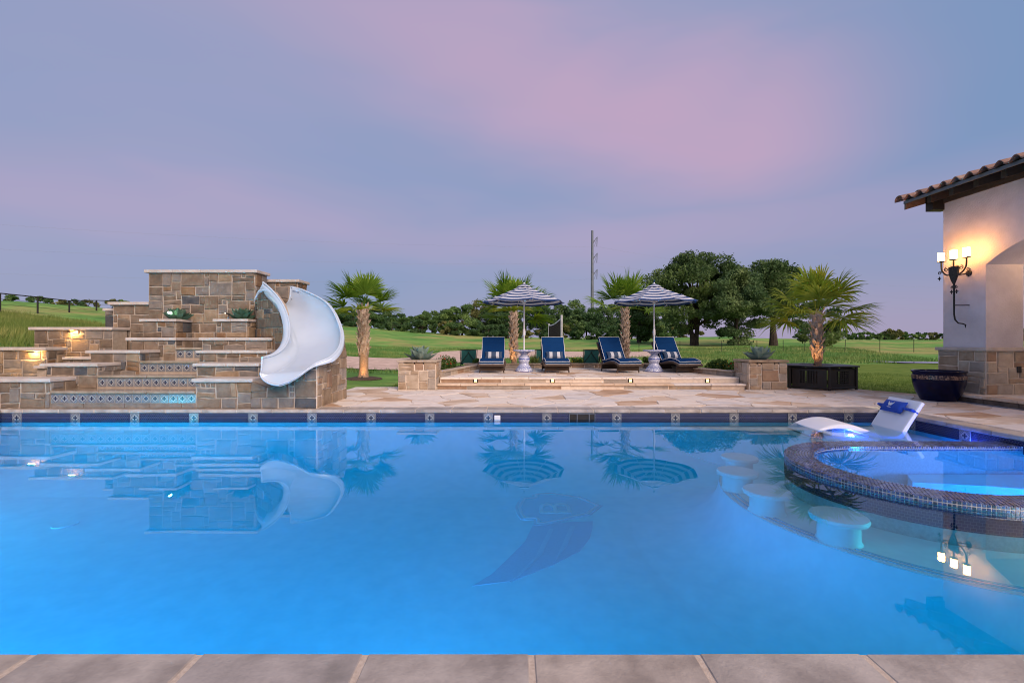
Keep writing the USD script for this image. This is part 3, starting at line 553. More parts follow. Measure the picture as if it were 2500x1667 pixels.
# ------------------------------------------------------------------ spa
spa = thing('spa', 'round raised spa with a dark glass mosaic rim at the right of the pool', 'spa')
SPA_T = .052
core = Point(*SC).buffer(1.142, 48).union(sbox(SC[0], SC[1] - 1.142, POOL_X1 - .001, SC[1] + 1.142)).difference(Point(*SC).buffer(.868, 48).union(sbox(SC[0], SC[1] - .868, POOL_X1 + .2, SC[1] + .868)))
obj('wall', extr(core, SPA_T - .006 + .62, -.62), 'grout_dark', spa)
obj('wall_base', extr(core.buffer(-.006), .2, FLOOR), 'plaster_shelf', spa)
obj('spa_floor', extr(spa_in.buffer(.02), .04, -.62), 'plaster_shelf', spa)
obj('bench', extr(Polygon([(4.7, SC[1] + .85), (6.09, SC[1] + .85), (6.09, SC[1] - .4), (5.85, SC[1] + .2), (5.2, SC[1] + .42), (4.5, SC[1] + .55)]), .30, -.58), 'plaster_shelf', spa)
obj('drain', mov(cat_(lathe([(.001, .02), (.07, .025), (.13, .012), (.14, 0)], 28)), (4.35, 3.85, -.58)), 'white_metal', spa)
def rimline(r):          # the left half circle and the two straight runs to the right wall
    a = np.linspace(-np.pi / 2, -3 * np.pi / 2, 60); c = [(SC[0] + r * np.cos(t), SC[1] + r * np.sin(t)) for t in a]
    return LineString([(POOL_X1 - .01, SC[1] - r)] + c + [(POOL_X1 - .01, SC[1] + r)])
TS, pieces = .0285, []
rng = random.Random(4)
def frame_at(line, s):
    p, q = line.interpolate(s), line.interpolate(min(s + .01, line.length)); p0 = line.interpolate(max(s - .01, 0))
    t = np.array([q.x - p0.x, q.y - p0.y]); t /= np.linalg.norm(t); return np.array([p.x, p.y]), t
def tilebox(c, tx, ty, up, s1, s2, h):
    q = [(-1, -1), (1, -1), (1, 1), (-1, 1)]; v = [c + tx * a * s1 / 2 + ty * b * s2 / 2 - up * .006 for a, b in q] + [c + tx * a * (s1 / 2 - .002) + ty * b * (s2 / 2 - .002) + up * h for a, b in q]
    return np.array(v), np.array([[4, 5, 6, 7]] + [[i, (i + 1) % 4, 4 + (i + 1) % 4, 4 + i] for i in range(4)])
up3 = np.array([0, 0, 1.0])
rows = [('out', 1.142, SPA_T - .015 - i * TS) for i in range(3)] + [('in', .868, SPA_T - .015 - i * TS) for i in range(2)] + [('top', .868 + (i + .5) * .274 / 10, SPA_T) for i in range(10)]
for ri, (kind, r, z) in enumerate(rows):
    ln = rimline(r); n = int(ln.length / TS); sp = ln.length / n
    for i in range(n):
        c, t = frame_at(ln, (i + .5 + .5 * (ri % 2) * (kind != 'out')) * sp % ln.length); t3 = np.array([*t, 0]); nrm = np.array([t[1], -t[0], 0]) * (1 if kind != 'in' else -1)
        # left of travel is inward or outward: outward points away from the spa's middle
        out = np.array([c[0] - min(max(c[0], SC[0]), POOL_X1), c[1] - SC[1], 0]); out = out / (np.linalg.norm(out) + 1e-9)
        if kind == 'in': out = -out
        if kind == 'top': mesh = tilebox(np.array([*c, z]), t3, np.cross(up3, t3), up3, sp - .0042, .0274 - .0042, .003 + rng.uniform(-.001, .0015))
        else: mesh = tilebox(np.array([*c, z]), t3, up3, out, sp - .0042, TS - .0042, .004 + rng.uniform(-.001, .001))
        pieces.append((kind, c, mesh, rng.choice(GLASS)[0]))
pieces.sort(key=lambda p: (p[0] == 'in') + np.hypot(p[1][0] - 0, p[1][1]))
for k, c, m_, mt in pieces[:300]: obj('glass_tile', m_, mt, spa)
for g_ in GLASS:
    rest = [m_ for k, c, m_, mt in pieces[300:] if mt == g_[0]]
    obj('glass_tiles', cat_(*rest), g_[0], spa, kind='stuff')
ln = rimline(1.146); pts = [np.array(ln.interpolate(s).coords[0]) for s in np.linspace(0, ln.length, 120)]
def ribbon(pts, z0, z1):
    v, f, uv, s = [], [], [], 0
    for i, p_ in enumerate(pts):
        if i: s += float(np.linalg.norm(p_ - pts[i - 1])); f.append([2 * i - 2, 2 * i, 2 * i + 1, 2 * i - 1])
        v += [[*p_, z0], [*p_, z1]]; uv += [[s, z0], [s, z1]]
    return (np.array(v), np.array(f)), np.array(uv)
m_, uv_ = ribbon(pts, LEDGE + .12, SPA_T - .015 - 2.5 * TS); obj('wall_mosaic', m_, 'mosaic', spa, uv=uv_)
# underwater stools
stool0 = None
sl_ = ['white round stool under water nearest the sun shelf, first of the four', 'white round stool under water, second from the sun shelf', 'white round stool under water, third from the sun shelf', 'white round stool under water nearest the camera, largest of the four']
for i, (px, py) in enumerate(((1805, 1109), (1800, 1143), (1872, 1189), (2047, 1248.7))):
    c = on_level(px, py, -.07); c = np.array(c)
    off = c - np.array(SC); L = np.linalg.norm(off)
    if L < 1.37: c = np.array(SC) + off / L * 1.37
    if stool0 is None:
        stool0 = thing('pool_stool', sl_[0], 'stool', (c[0], c[1], LEDGE), group='stools round the spa')
        obj('column', lathe([(.165, 0), (.150, .02), (.145, .16)], 28), 'plaster_shelf', stool0, smooth=40)
        obj('seat', lathe([(.145, .158), (.20, .165), (.208, .185), (.20, .205), (.10, .212), (.001, .213)], 32), 'plaster_shelf', stool0, smooth=40)
    else: dup(stool0, 'pool_stool', (c[0], c[1], LEDGE), 0, sl_[i])
# ------------------------------------------------------------------ paving
flagstones = thing('patio', kind='structure', label='irregular flagstone patio round the far side of the pool')
def flags(parent, poly, n, seed, z0, z1, sx=1.25, gap=.011, name='flagstone', n_max=280):
    rng = np.random.default_rng(seed); rr = random.Random(seed); x0, y0, x1, y1 = poly.bounds
    pts = []
    while len(pts) < n:
        q = rng.uniform((x0 - .3, y0 - .3), (x1 + .3, y1 + .3))
        if all(((q[0] - p[0]) / sx) ** 2 + (q[1] - p[1]) ** 2 > (.62 * math.sqrt((x1 - x0 + .6) * (y1 - y0 + .6) / n)) ** 2 / sx for p in pts) or rng.random() < .02: pts.append(q)
    far = [(x0 - 30, y0 - 30), (x1 + 30, y0 - 30), (x0 - 30, y1 + 30), (x1 + 30, y1 + 30)]
    vor = Voronoi(np.array(pts + far)); k = 0
    for i in range(len(pts)):
        r = vor.regions[vor.point_region[i]]
        if -1 in r or not r: continue
        g = Polygon(vor.vertices[r]).intersection(poly)
        for h in getattr(g, 'geoms', [g]):
            if h.geom_type != 'Polygon' or h.area < .012: continue
            c = np.array(h.segmentize(.28).exterior.coords)[:-1]
            inn = np.array([Polygon(poly.exterior).exterior.distance(Point(p)) > .02 for p in c])
            w = np.stack([meshkit.noise(np.stack([c[:, 0] * 4.5, c[:, 1] * 4.5, 0 * c[:, 0] + s], -1), seed + s) - .5 for s in (0, 5)], 1) * .10
            h = Polygon(c + w * inn[:, None]).buffer(0).buffer(-gap)
            if h.geom_type != 'Polygon' or h.area < .008: continue
            h = h.simplify(.012)
            obj(name, extr(h, z1 - z0 + rr.uniform(-.004, .004), z0), rr.choices([f[0] for f in FLAGS], [4, 2.2, 1.4, 3, 4])[0], parent)
EDGE_R = 8.44
patio_poly = Polygon([(-3.9, POOL_Y1 + .302), (POOL_X1 + .302, POOL_Y1 + .302), (POOL_X1 + .302, 4.3), (EDGE_R, 4.3), (EDGE_R, 8.9), (8.75, 9.6), (8.35, 10.5), (8.05, 11.15), (-3.9, 11.35)])
flags(flagstones, patio_poly.difference(sbox(-1.80, 10.74, 5.86, 12)).difference(sbox(-2.68, 10.62, -1.77, 12)).difference(sbox(5.52, 10.62, 6.43, 12)), 250, 3, .10, DECK)
obj('joint_bed', extr(patio_poly, .12, .034), 'mortar_pale', flagstones)
rear = thing('rear_patio', kind='structure', label='plain patio behind the camera')
obj('slab', bx(-14, -6, -.05, 12, POOL_Y0 - .405, DECK - .003, 0), 'cap_stone', rear); obj('slab', bx(6.405, POOL_Y0 - .40, -.05, EDGE_R, 4.298, DECK - .003, 0), 'flag_cream', rear)
obj('slab', bx(-14, POOL_Y0 - .40, -.05, POOL_X0 - .305, 7.3, DECK - .003, 0), 'flag_cream', rear)
# raised terrace with two steps
terr = thing('raised_terrace', kind='structure', label='raised flagstone terrace carrying the sun loungers, two steps up')
TZ = .43
obj('core', bx(-1.74, 11.02, .05, 5.5, 15.0, TZ - .03, 0), 'mortar_pale', terr)
obj('core', bx(-1.77, 10.74, .05, 5.84, 11.02, .27, 0), 'mortar_pale', terr)
flags(terr, sbox(-1.74, 11.36, 5.5, 14.9), 120, 17, TZ - .03, TZ, 1.5)
rg = random.Random(31)
def strips(parent, x0, x1, y0, y1, z0, z1, mats, name, lo=.45, hi=1.1):
    x = x0
    while x < x1 - .05:
        b = min(x + rg.uniform(lo, hi), x1)
        if x1 - b < .25: b = x1
        obj(name, bx(x + .004, y0 + rg.uniform(-.008, .008), z0, b - .004, y1, z1 + rg.uniform(-.003, .003), .008), rg.choice(mats), parent); x = b
F3 = ['cream_tan', 'cream_rust', 'cream_pale', 'cream_tan', 'cream_grey']
strips(terr, -1.74, 5.5, 10.995, 11.36, TZ - .045, TZ, ['flag_pale', 'flag_cream', 'flag_tan', 'flag_grey'], 'tread')
strips(terr, -1.80, 5.86, 10.70, 11.015, .255, .30, ['flag_pale', 'flag_cream', 'flag_tan', 'flag_grey'], 'tread')
strips(terr, -1.72, 5.5, 11.018, 11.05, .302, TZ - .047, F3, 'riser', .7, 1.5)
strips(terr, -1.77, 5.84, 10.735, 10.77, DECK + .001, .253, F3, 'riser', .7, 1.5)
CR, CRW = [c[0] for c in CREAM], [4, 3, 1.2, 2]
# low curb wall and planting beds round the terrace
curb = thing('curb_wall', 'low stone curb wall along the back of the lounger terrace', 'curb')
obj('core', bx(-1.55, 14.93, .05, 5.45, 15.12, .54, 0), 'mortar_pale', curb)
face(curb, front_map(-1.55, 14.93, TZ), 7.0, .11, 71, .11, 6, 1, mats=CR, weights=CRW); strips(curb, -1.6, 5.5, 14.89, 15.16, .541, .58, ['cream_tan', 'cream_pale'], 'cap', .6, 1.2)
for sx, nm in ((-1, 'low stone bed wall beside the left planter box'), (1, 'low stone bed wall beside the right planter box')):
    bw = thing('bed_wall', nm, 'bed wall')
    p0, p1 = ((-1.76, 11.25), (-1.02, 14.92)) if sx < 0 else ((5.52, 11.25), (4.45, 14.92))
    for i in range(7):
        a, b = np.array(p0) + (np.array(p1) - p0) * i / 7, np.array(p0) + (np.array(p1) - p0) * (i + 1) / 7
        mid, L = (a + b) / 2, np.linalg.norm(b - a); ang = math.degrees(math.atan2(b[1] - a[1], b[0] - a[0]))
        obj('stone', mov(rot(bx(-L / 2 + .004, -.09, TZ - .02, L / 2 - .004, .09, .535, .012), ang, (0, 0, 1)), (*mid, 0)), random.Random(i + 50).choice(CR), bw)
        obj('cap', mov(rot(bx(-L / 2 + .003, -.115, .537, L / 2 - .003, .115, .575, .01), ang, (0, 0, 1)), (*mid, 0)), 'cream_pale', bw)
    q = [(-2.5, 11.3), p0, p1, (-1.1, 16.2), (-2.4, 15.2)] if sx < 0 else [p0, (6.2, 11.3), (6.4, 14.5), (4.9, 16.2), p1]
    obj('bed_soil', extr(Polygon(q).buffer(-.05), .42, .05), 'soil', bw)
obj('bed_soil', bx(-1.4, 15.13, .04, 5.4, 15.9, .50, .02), 'soil', curb)

# planter boxes with agaves
def planter(x0, x1, y0, y1, z1, seed, label, mats, w, capm, mort):
    t = thing('planter_box', label, 'planter')
    obj('core', bx(x0, y0, .12, x1, y1, z1 - .10, 0), mort, t); obj('soil', bx(x0 + .1, y0 + .1, z1 - .11, x1 - .1, y1 - .1, z1 - .02, 0), 'soil', t)
    H = z1 - .05 - DECK
    face(t, front_map(x0, y0, DECK), x1 - x0, H, seed, .095, 4, 3, mats=mats, weights=w)
    (face(t, right_map(x1, y0, DECK), y1 - y0, H, seed + 1, .095, 4, 3, mats=mats, weights=w) if x0 < 0 else face(t, left_map(x0, y0, DECK), y1 - y0, H, seed + 1, .095, 4, 3, mats=mats, weights=w))
    for a in ((x0 - .03, y0 - .04, (x0 + x1) / 2, y0 + .14), ((x0 + x1) / 2, y0 - .04, x1 + .03, y0 + .14), (x0 - .03, y1 - .14, x1 + .03, y1 + .03), (x0 - .03, y0 + .142, x0 + .14, y1 - .142), (x1 - .14, y0 + .142, x1 + .03, y1 - .142)):
        obj('cap', bx(a[0] + .002, a[1], z1 - .05, a[2] - .002, a[3], z1, .008), capm, t)
    return t
planter(-2.66, -1.78, 10.62, 11.32, .865, 101, 'cream stone planter box at the left end of the terrace steps', CR, CRW, 'cream_pale', 'mortar_pale')
planter(5.53, 6.42, 10.62, 11.32, .865, 111, 'cream stone planter box at the right end of the terrace steps', CR, CRW, 'cream_tan', 'mortar_pale')
def agave(loc, R, n, seed, mat, label, wid=.17):
    t = thing('agave', label, 'agave', loc); rng = random.Random(seed)
    for i in range(n):
        fr = i / (n - 1); az = i * 2.39996 + rng.uniform(-.2, .2); el = math.radians(8 + 74 * fr ** .9 + rng.uniform(-5, 5)); L = R * (1.0 - .25 * fr) * rng.uniform(.85, 1.08)
        d = np.array([math.cos(az), math.sin(az), 0]); s = np.array([-math.sin(az), math.cos(az), 0]); rings = []
        for k in range(7):
            u = k / 6; e = el + .35 * (u - .4) * (1 - fr)
            c = d * (math.cos(e) * L * u + .02) + np.array([0, 0, math.sin(e) * L * u + .01]); nrm = -d * math.sin(e) + np.array([0, 0, math.cos(e)])
            w = wid * R / .4 * (.62 + .55 * math.sin(min(u * 2.1, 1.57)) ) * (1 - u ** 2.6) * .62 + .002; th = .022 * R / .4 * (1 - u) + .002
            rings.append([c - s * w + nrm * w * .42, c + nrm * th * .2, c + s * w + nrm * w * .42, c - nrm * th * 1.6])
        v = np.array(rings).reshape(-1, 3); f = []
        for k in range(6):
            for j in range(4):
                a, b = k * 4 + j, k * 4 + (j + 1) % 4; f += [[a, b, b + 4], [a, b + 4, a + 4]]
        obj('leaf', (v, np.array(f)), mat, t, smooth=50)
    return t
agave((-2.21, 10.97, .84), .44, 30, 1, 'agave_leaf', 'pale blue-green agave in the left planter box by the terrace steps')
agave((5.97, 10.97, .84), .43, 30, 2, 'agave_leaf', 'pale blue-green agave in the right planter box by the terrace steps')

# ------------------------------------------------------------------ stepped waterfall, walls and slide tower on the left
YA, YB, YC, YD, YP, YW = 7.66, 8.10, 8.58, 9.06, 9.44, 9.92
fall = thing('waterfall_steps', 'stepped stone pool waterfall with patterned tile risers and pale caps', 'waterfall')
def block(x0, x1, y0, y1, z0, zc, zt, seed, side, capx0=None, capn=None):
    obj('core', bx(x0, y0, z0, x1, y1, zc - .002, 0), 'mortar', fall)
    face(fall, front_map(x0, y0, z0), x1 - x0, zc - z0, seed, .085, 5, 3)
    if side: face(fall, right_map(x1, y0, z0), y1 - y0, zc - z0, seed + 7, .10, 4, 2)
    cap(fall, (capx0 if capx0 is not None else x0 - .03), y0 - .045, x1 + .03, y1, zc, zt, capn)
XA, XB, XC, XD = X(124, YA), X(238.5, YB), X(341.8, YC), X(429, YD)
R1a, R2a, R3a, R4a = X(478, YA), X(480, YB), X(486.7, YC), X(494, YD)
block(-9.3, XA, YA, YB, DECK, .617, .678, 1, True)
block(X(115, YB), XB, YB, YC, .30, .853, .909, 2, True, X(101, YB))
block(X(222, YC), XC, YC, YD, .50, 1.078, 1.132, 3, True, X(212, YC))
block(X(322, YD), XD, YD, YW, .75, 1.318, 1.378, 4, True, X(309.5, YD))
block(R1a, X(615.6, YA), YA, YB, DECK, .617, .678, 11, True, R1a - .05)
block(R2a, X(611, YB) + .15, YB, YC, .52, .858, .912, 12, True, R2a - .05)
block(R3a, X(633, YC) + .15, YC, YD, .76, 1.078, 1.132, 13, True, R3a - .05)
block(R4a, X(650, YD) + .1, YD, YW, 1.0, 1.318, 1.378, 14, True, R4a - .05)
for k, (y0, y1, xa, xb, zt) in enumerate(((YA, YB, XA, R1a, .469), (YB, YC, XB, R2a, .700), (YC, YD, XC, R3a, .935), (YD, YW, XD, R4a, 1.179))):
    obj('step_core', bx(xa - .02, y0 + .012, zt - .40 if k else .12, xb + .02, y1 + .01, zt - .05, 0), 'mortar', fall)
    n = max(1, round((xb - xa) / .8))
    for i in range(n): obj('tread', bx(xa + (xb - xa) * i / n + .002, y0 - .03, zt - .048, xa + (xb - xa) * (i + 1) / n - .002, y1 + .02, zt, .012), 'wet_stone', fall)
    zb = zt - .052; n = round((xb - xa) / .1545); p_ = (xb - xa) / n
    for i in range(n): tile(fall, front_map(xa, y0 + .008, zb - .078), (i + .5) * p_, 0, .150)
    if k == 0:
        x = xa
        while x < xb - .05:
            b = min(x + random.Random(int(x * 100)).uniform(.35, .8), xb); obj('stone', bx(x + .004, y0 - .004, DECK + .002, b - .004, y0 + .02, zb - .158, .006), 'stone_grey', fall); x = b
# tall back wall
back = thing('back_wall', 'tall stone wall at the back of the waterfall with pale cap', 'wall')
bx0, bx1, bz = X(363.5, YW), X(623, YW), 2.79
obj('core', bx(bx0, YW, .15, bx1, YW + .45, bz, 0), 'mortar', back)
lz = 1.0
face(back, front_map(bx0, YW, lz), bx1 - bx0, bz - lz, 201, .10, 5, 3)
face(back, right_map(bx1, YW, 1.6), .45, bz - 1.6, 202, .10, 4, 3)
cap(back, bx0 - .07, YW - .06, bx1 + .07, YW + .5, bz, bz + .065, 4)
lowb = thing('back_wall', 'lower stone wall stepping down from the left of the tall waterfall wall', 'wall')
lx0 = X(276, YW + .1)
obj('core', bx(lx0, YW + .1, .15, bx0 - .001, YW + .5, 2.10, 0), 'mortar', lowb); face(lowb, front_map(lx0, YW + .1, .9), bx0 - lx0, 1.2, 203, .10, 5, 3)
cap(lowb, lx0 - .07, YW + .03, bx0 - .005, YW + .52, 2.10, 2.165, 1)
obj('core', bx(X(257, YW + .3), YW + .3, .15, lx0 - .001, YW + .6, 1.98, 0), 'mortar', lowb); face(lowb, front_map(X(257, YW + .3), YW + .3, .9), lx0 - X(257, YW + .3), 1.08, 204, .10, 3, 3)
cap(lowb, X(254, YW + .3), YW + .25, lx0 - .002, YW + .62, 1.98, 2.04, 1)
rtow = thing('slide_landing', 'stone parapet with pale cap behind the top of the slide', 'wall')
qx0, qx1 = X(642, 10.5), X(727, 10.5)
obj('core', bx(qx0, 10.5, .12, qx1, 10.95, 2.66, 0), 'mortar', rtow); face(rtow, front_map(qx0, 10.5, 1.5), qx1 - qx0, 1.16, 206, .10, 4, 3); face(rtow, right_map(qx1, 10.5, .4), .45, 2.26, 207, .10, 4, 3)
cap(rtow, qx0 - .07, 10.44, qx1 + .06, 11.0, 2.66, 2.725, 2)
# planters on the waterfall
for nm, x0, x1, sd in (('stone planter with a bright spotlight on the waterfall, left one', X(349, YP), X(428, YP), 21), ('stone planter with an agave beside the slide on the waterfall', X(528, YP), X(603, YP), 22)):
    t = thing('waterfall_planter', nm, 'planter')
    obj('core', bx(x0, YP, 1.379, x1, YW - .001, 1.70, 0), 'mortar', t); face(t, front_map(x0, YP, 1.38), x1 - x0, .33, sd, .10, 4, 2); face(t, right_map(x1, YP, 1.38), YW - YP, .33, sd + 5, .10, 3, 2)
    obj('soil', bx(x0 + .05, YP + .06, 1.70, x1 - .05, YW - .002, 1.745, 0), 'soil', t)
    for a in ((x0 - .05, YP - .05, (x0 + x1) / 2, YP + .10), ((x0 + x1) / 2, YP - .05, x1 + .05, YP + .10), (x1 - .08, YP + .102, x1 + .05, YW - .03), (x0 - .05, YP + .102, x0 + .08, YW - .03)): obj('cap', bx(a[0] + .002, a[1], 1.71, a[2] - .002, a[3], 1.765, .008), 'cap_stone', t)
agave((X(432, 9.66), 9.68, 1.74), .34, 24, 5, 'agave_dark', 'dark green agave behind the starburst spotlight on the waterfall')
agave((X(589, 9.66), 9.68, 1.74), .33, 26, 6, 'agave_dark', 'dark green agave in the waterfall planter next to the slide')
def spotlight(p, aim, mat, label, r=.022, cat='spotlight'):
    t = thing('spotlight', label, cat, p); d = np.array(aim, float); d /= np.linalg.norm(d)
    T = trimesh.geometry.align_vectors([0, 0, 1], d)[:3, :3]
    b = lathe([(.001, -.09), (r * 1.1, -.085), (r * 1.25, 0), (r * 1.25, .012), (r * 1.05, .012), (r * 1.05, .002)], 12); obj('housing', (b[0] @ T.T, b[1]), 'dark_bronze', t)
    q = lathe([(.001, .004), (r, .003)], 12); obj('bulb', (q[0] @ T.T, q[1]), mat, t)
    obj('stake', tube([(-d[0] * .05, -d[1] * .05, -.02), (-d[0] * .05, -d[1] * .05, -.14)], .008, 6), 'dark_bronze', t)
spotlight(tuple(P(414.5, 765, 9.50)), (.42, -1, -.05), 'lamp_spot', 'dazzling spotlight shining at the camera from the left waterfall planter', .036)
spotlight(tuple(P(551, 765, 9.52)), (-.6, -.75, .2), 'lamp_spot', 'small bright spotlight left of the agave next to the slide', .011)
# retaining walls with down-lights
def retaining(label, x0, x1, y, zc, zt, seed, side, zb):
    t = thing('retaining_wall', label, 'wall'); obj('core', bx(x0, y, .02, x1, y + .35, zc - .001, 0), 'mortar', t)
    face(t, front_map(x0, y, zb), x1 - x0, zc - zb, seed, .095, 5, 3, weights=[4, 3, 5, .5, 1.2, 4])
    if side: face(t, right_map(x1, y, zb), .35, zc - zb, seed + 1, .095, 3, 3)
    cap(t, x0 - .08, y - .06, x1 + .03, y + .4, zc, zt); return t
retaining('low stone retaining wall with a down-light at the left edge', -12.6, X(112, 8.9) + .02, 8.9, 1.125, 1.185, 301, True, .5)
retaining('stone retaining wall with a down-light beside the tall waterfall wall', X(84, 9.6), X(276, 9.6), 9.6, 1.54, 1.60, 311, False, .6)
for px, py, d, lb in ((79, 861, 8.9, 'warm down-light under the cap of the low left retaining wall'), (176, 811.5, 9.6, 'warm down-light under the cap of the retaining wall by the tall wall')):
    p = P(px, py, d - .055); t = thing('wall_light', lb, 'wall light', (p[0], d - .075, p[2]))
    obj('bracket', bx(-.085, -.004, .018, .085, .014, .034, .004), 'dark_bronze', t); obj('shade', bx(-.08, -.016, .002, .08, -.006, .03, .002), 'dark_bronze', t); obj('bulb', bx(-.06, -.006, .004, .06, .008, .012, .001), 'lamp_warm', t)
lg = thing('stone_ledge', 'lit stone ledge between the retaining wall and the waterfall blocks', 'ledge')
obj('core', bx(X(131, 9.2), 9.22, .3, X(226, 9.2), 9.6, .93, 0), 'mortar', lg); face(lg, front_map(X(131, 9.2), 9.22, .55), X(226, 9.2) - X(131, 9.2), .38, 321, .095, 4, 2); cap(lg, X(129, 9.2), 9.17, X(228, 9.2), 9.6, .93, .985, 2)
lg = thing('stone_ledge', 'small lit stone ledge beneath the left down-light', 'ledge')
obj('core', bx(X(96, 8.6), 8.56, .3, X(118, 8.6), 8.9, .79, 0), 'mortar', lg); cap(lg, X(94, 8.6), 8.5, X(121, 8.6), 8.9, .79, .845, 1)

# ------------------------------------------------------------------ slide and the stone body that carries it
def z2(u, v, d): return P(400 + u / 3.92, 640 + v / 3.92, d)
outer = bez([z2(1215, 240, 9.35), z2(1310, 262, 9.25), z2(1400, 300, 9.1), z2(1490, 345, 8.95), z2(1560, 395, 8.8), z2(1620, 475, 8.65), z2(1660, 560, 8.5), z2(1690, 650, 8.33), z2(1697, 730, 8.15), z2(1680, 805, 7.98), z2(1640, 868, 7.82), z2(1570, 925, 7.68), z2(1450, 972, 7.56), z2(1385, 1020, 7.45), z2(1300, 1085, 7.36), z2(1200, 1145, 7.30), z2(1100, 1178, 7.27)], 64)
inner = bez([z2(950, 195, 9.2), z2(1010, 245, 9.1), z2(1080, 320, 8.98), z2(1135, 400, 8.86), z2(1172, 480, 8.74), z2(1195, 560, 8.6), z2(1205, 640, 8.45), z2(1200, 710, 8.3), z2(1180, 775, 8.15), z2(1145, 828, 8.0), z2(1090, 872, 7.86), z2(1030, 898, 7.74), z2(975, 910, 7.64), z2(940, 918, 7.56)], 64)
floor_ = bez([z2(1160, 405, 9.42), z2(1185, 470, 9.22), z2(1215, 560, 8.97), z2(1255, 665, 8.7), z2(1290, 775, 8.48), z2(1300, 840, 8.28), z2(1280, 900, 8.08), z2(1235, 955, 7.88), z2(1170, 1005, 7.70), z2(1090, 1045, 7.54), z2(1000, 1070, 7.42), z2(925, 1060, 7.36)], 64)
prof = []
for i in range(64):
    a, b, c = inner[i], floor_[i], outer[i]; row = []
    for s in np.linspace(-1, 1, 29):        # a U: the walls stand up and run out at the rims
        e = abs(s); tgt = a if s < 0 else c; low = float(np.clip((b[2] - tgt[2]) / .10 + .5, 0, 1)); A_, B_ = math.sin(e * math.pi / 2), 1 - math.cos(e * math.pi / 2)
        w = A_ * (1 - low) + B_ * low; h = B_ ** 1.15 * (1 - low) + A_ * low
        hor = b + (tgt - b) * w; row.append(np.array([hor[0], hor[1], b[2] + (tgt[2] - b[2]) * h]))
    prof.append(row)
prof = np.array(prof)
for _ in range(2): prof[1:-1] = .25 * prof[:-2] + .5 * prof[1:-1] + .25 * prof[2:]
# rolled lips at both rims
def lip(edge, nxt):
    o = edge - nxt; o[:, 2] = 0; o /= np.linalg.norm(o, axis=1, keepdims=True) + 1e-9
    return [edge + o * .018 + [0, 0, .008], edge + o * .045 + [0, 0, .002], edge + o * .06 + [0, 0, -.022], edge + o * .062 + [0, 0, -.07]]
arch_edge = bez([z2(872, 378, 9.34), z2(890, 315, 9.30), z2(922, 262, 9.22), z2(975, 268, 9.14), z2(1030, 325, 9.03), z2(1078, 405, 8.91), z2(1110, 485, 8.79), z2(1132, 565, 8.65), z2(1142, 640, 8.50), z2(1138, 710, 8.36), z2(1120, 772, 8.21), z2(1092, 826, 8.07), z2(1055, 870, 7.92), z2(1008, 899, 7.78), z2(958, 917, 7.63)], 64)
L_ = [prof[:, 0] * (1 - k) + arch_edge * k + np.array([0, 0, .030 * math.sin(k * np.pi)]) for k in (.12, .35, .6, .85, 1.0)]; R_ = lip(prof[:, -1], prof[:, -3]); tp = np.interp(np.arange(64), [0, 42, 52, 63], [1, 1, .12, .05])[:, None]; R_ = [prof[:, -1] + (q - prof[:, -1]) * tp for q in R_]
grid = np.concatenate([np.stack(L_[::-1], 1), prof, np.stack(R_, 1)], 1); ni, nj = grid.shape[:2]
top = trimesh.Trimesh(grid.reshape(-1, 3), [q for i in range(ni - 1) for j in range(nj - 1) for q in ([i * nj + j, i * nj + j + 1, (i + 1) * nj + j + 1], [i * nj + j, (i + 1) * nj + j + 1, (i + 1) * nj + j])], process=False)
nr = top.vertex_normals; up_ = 1 if nr[(ni // 2) * nj + nj // 2][2] > 0 else -1
bot = top.vertices - up_ * nr * .022; n_ = len(top.vertices)
rimf = []
edge = [i * nj for i in range(ni)] + [(ni - 1) * nj + j for j in range(1, nj)] + [i * nj + nj - 1 for i in range(ni - 2, -1, -1)] + [j for j in range(nj - 2, 0, -1)]
for k in range(len(edge)): a, b = edge[k], edge[(k + 1) % len(edge)]; rimf += [[a, b, b + n_], [a, b + n_, a + n_]]
sl = thing('pool_slide', 'curved white fibreglass slide dropping into the pool', 'slide')
obj('chute', (np.vstack([top.vertices, bot]), np.vstack([top.faces, top.faces[:, ::-1] + n_, rimf])), 'slide_white', sl, smooth=55)
obj('rolled_rim', tube(prof[:, -1] + np.array([0, 0, .006]), np.interp(np.arange(64), [0, 44, 54, 63], [.018, .018, .010, .010]), 8), 'slide_white', sl, smooth=60)
obj('rolled_rim', tube(prof[:, 0] + np.array([0, 0, .006]), .017, 8), 'slide_white', sl, smooth=60)
obj('exit_lip', tube(grid[-1, 5:-4], .016, 8), 'slide_white', sl, smooth=60)
obj('entry_edge', tube(grid[0, 5:-4], .018, 8), 'slide_white', sl, smooth=60)
for u, v, d in ((1285, 292, 9.12), (1222, 355, 9.2)):
    obj('bolt', mov(trimesh.creation.icosphere(1, .014), z2(u, v, d - .03)), 'grey_steel', sl)
body = thing('stone_tower', 'stone structure with a curved top edge under the white slide', 'stone structure')
SX = X(773.7, YA)                      # its right face
x0 = X(612, YA)
fpoly = Polygon([(0, 0), (SX - x0, 0), (SX - x0, .73), (SX - x0 - .12, .66), (SX - x0 - .40, .47), (SX - x0 - .62, .40), (.25, .36), (0, .50)])
core_f = prism([(x0 + p[0], DECK + p[1] - .012) for p in list(fpoly.intersection(sbox(0, 0, SX - x0 - .162, 3)).exterior.coords)[:-1]], 'y', YA, YA + .45)
obj('core', core_f, 'mortar', body)
face(body, front_map(x0, YA, DECK), SX - x0, .75, 401, .092, 4, 3, poly=fpoly, weights=[4, 4, 6, 1.4, .5, .8])
spoly = Polygon([(0, 0), (1.36, 0), (1.36, .5), (1.33, .84), (1.28, 1.05), (1.21, 1.19), (1.05, 1.12), (.85, 1.00), (.6, .86), (.35, .775), (0, .73)])
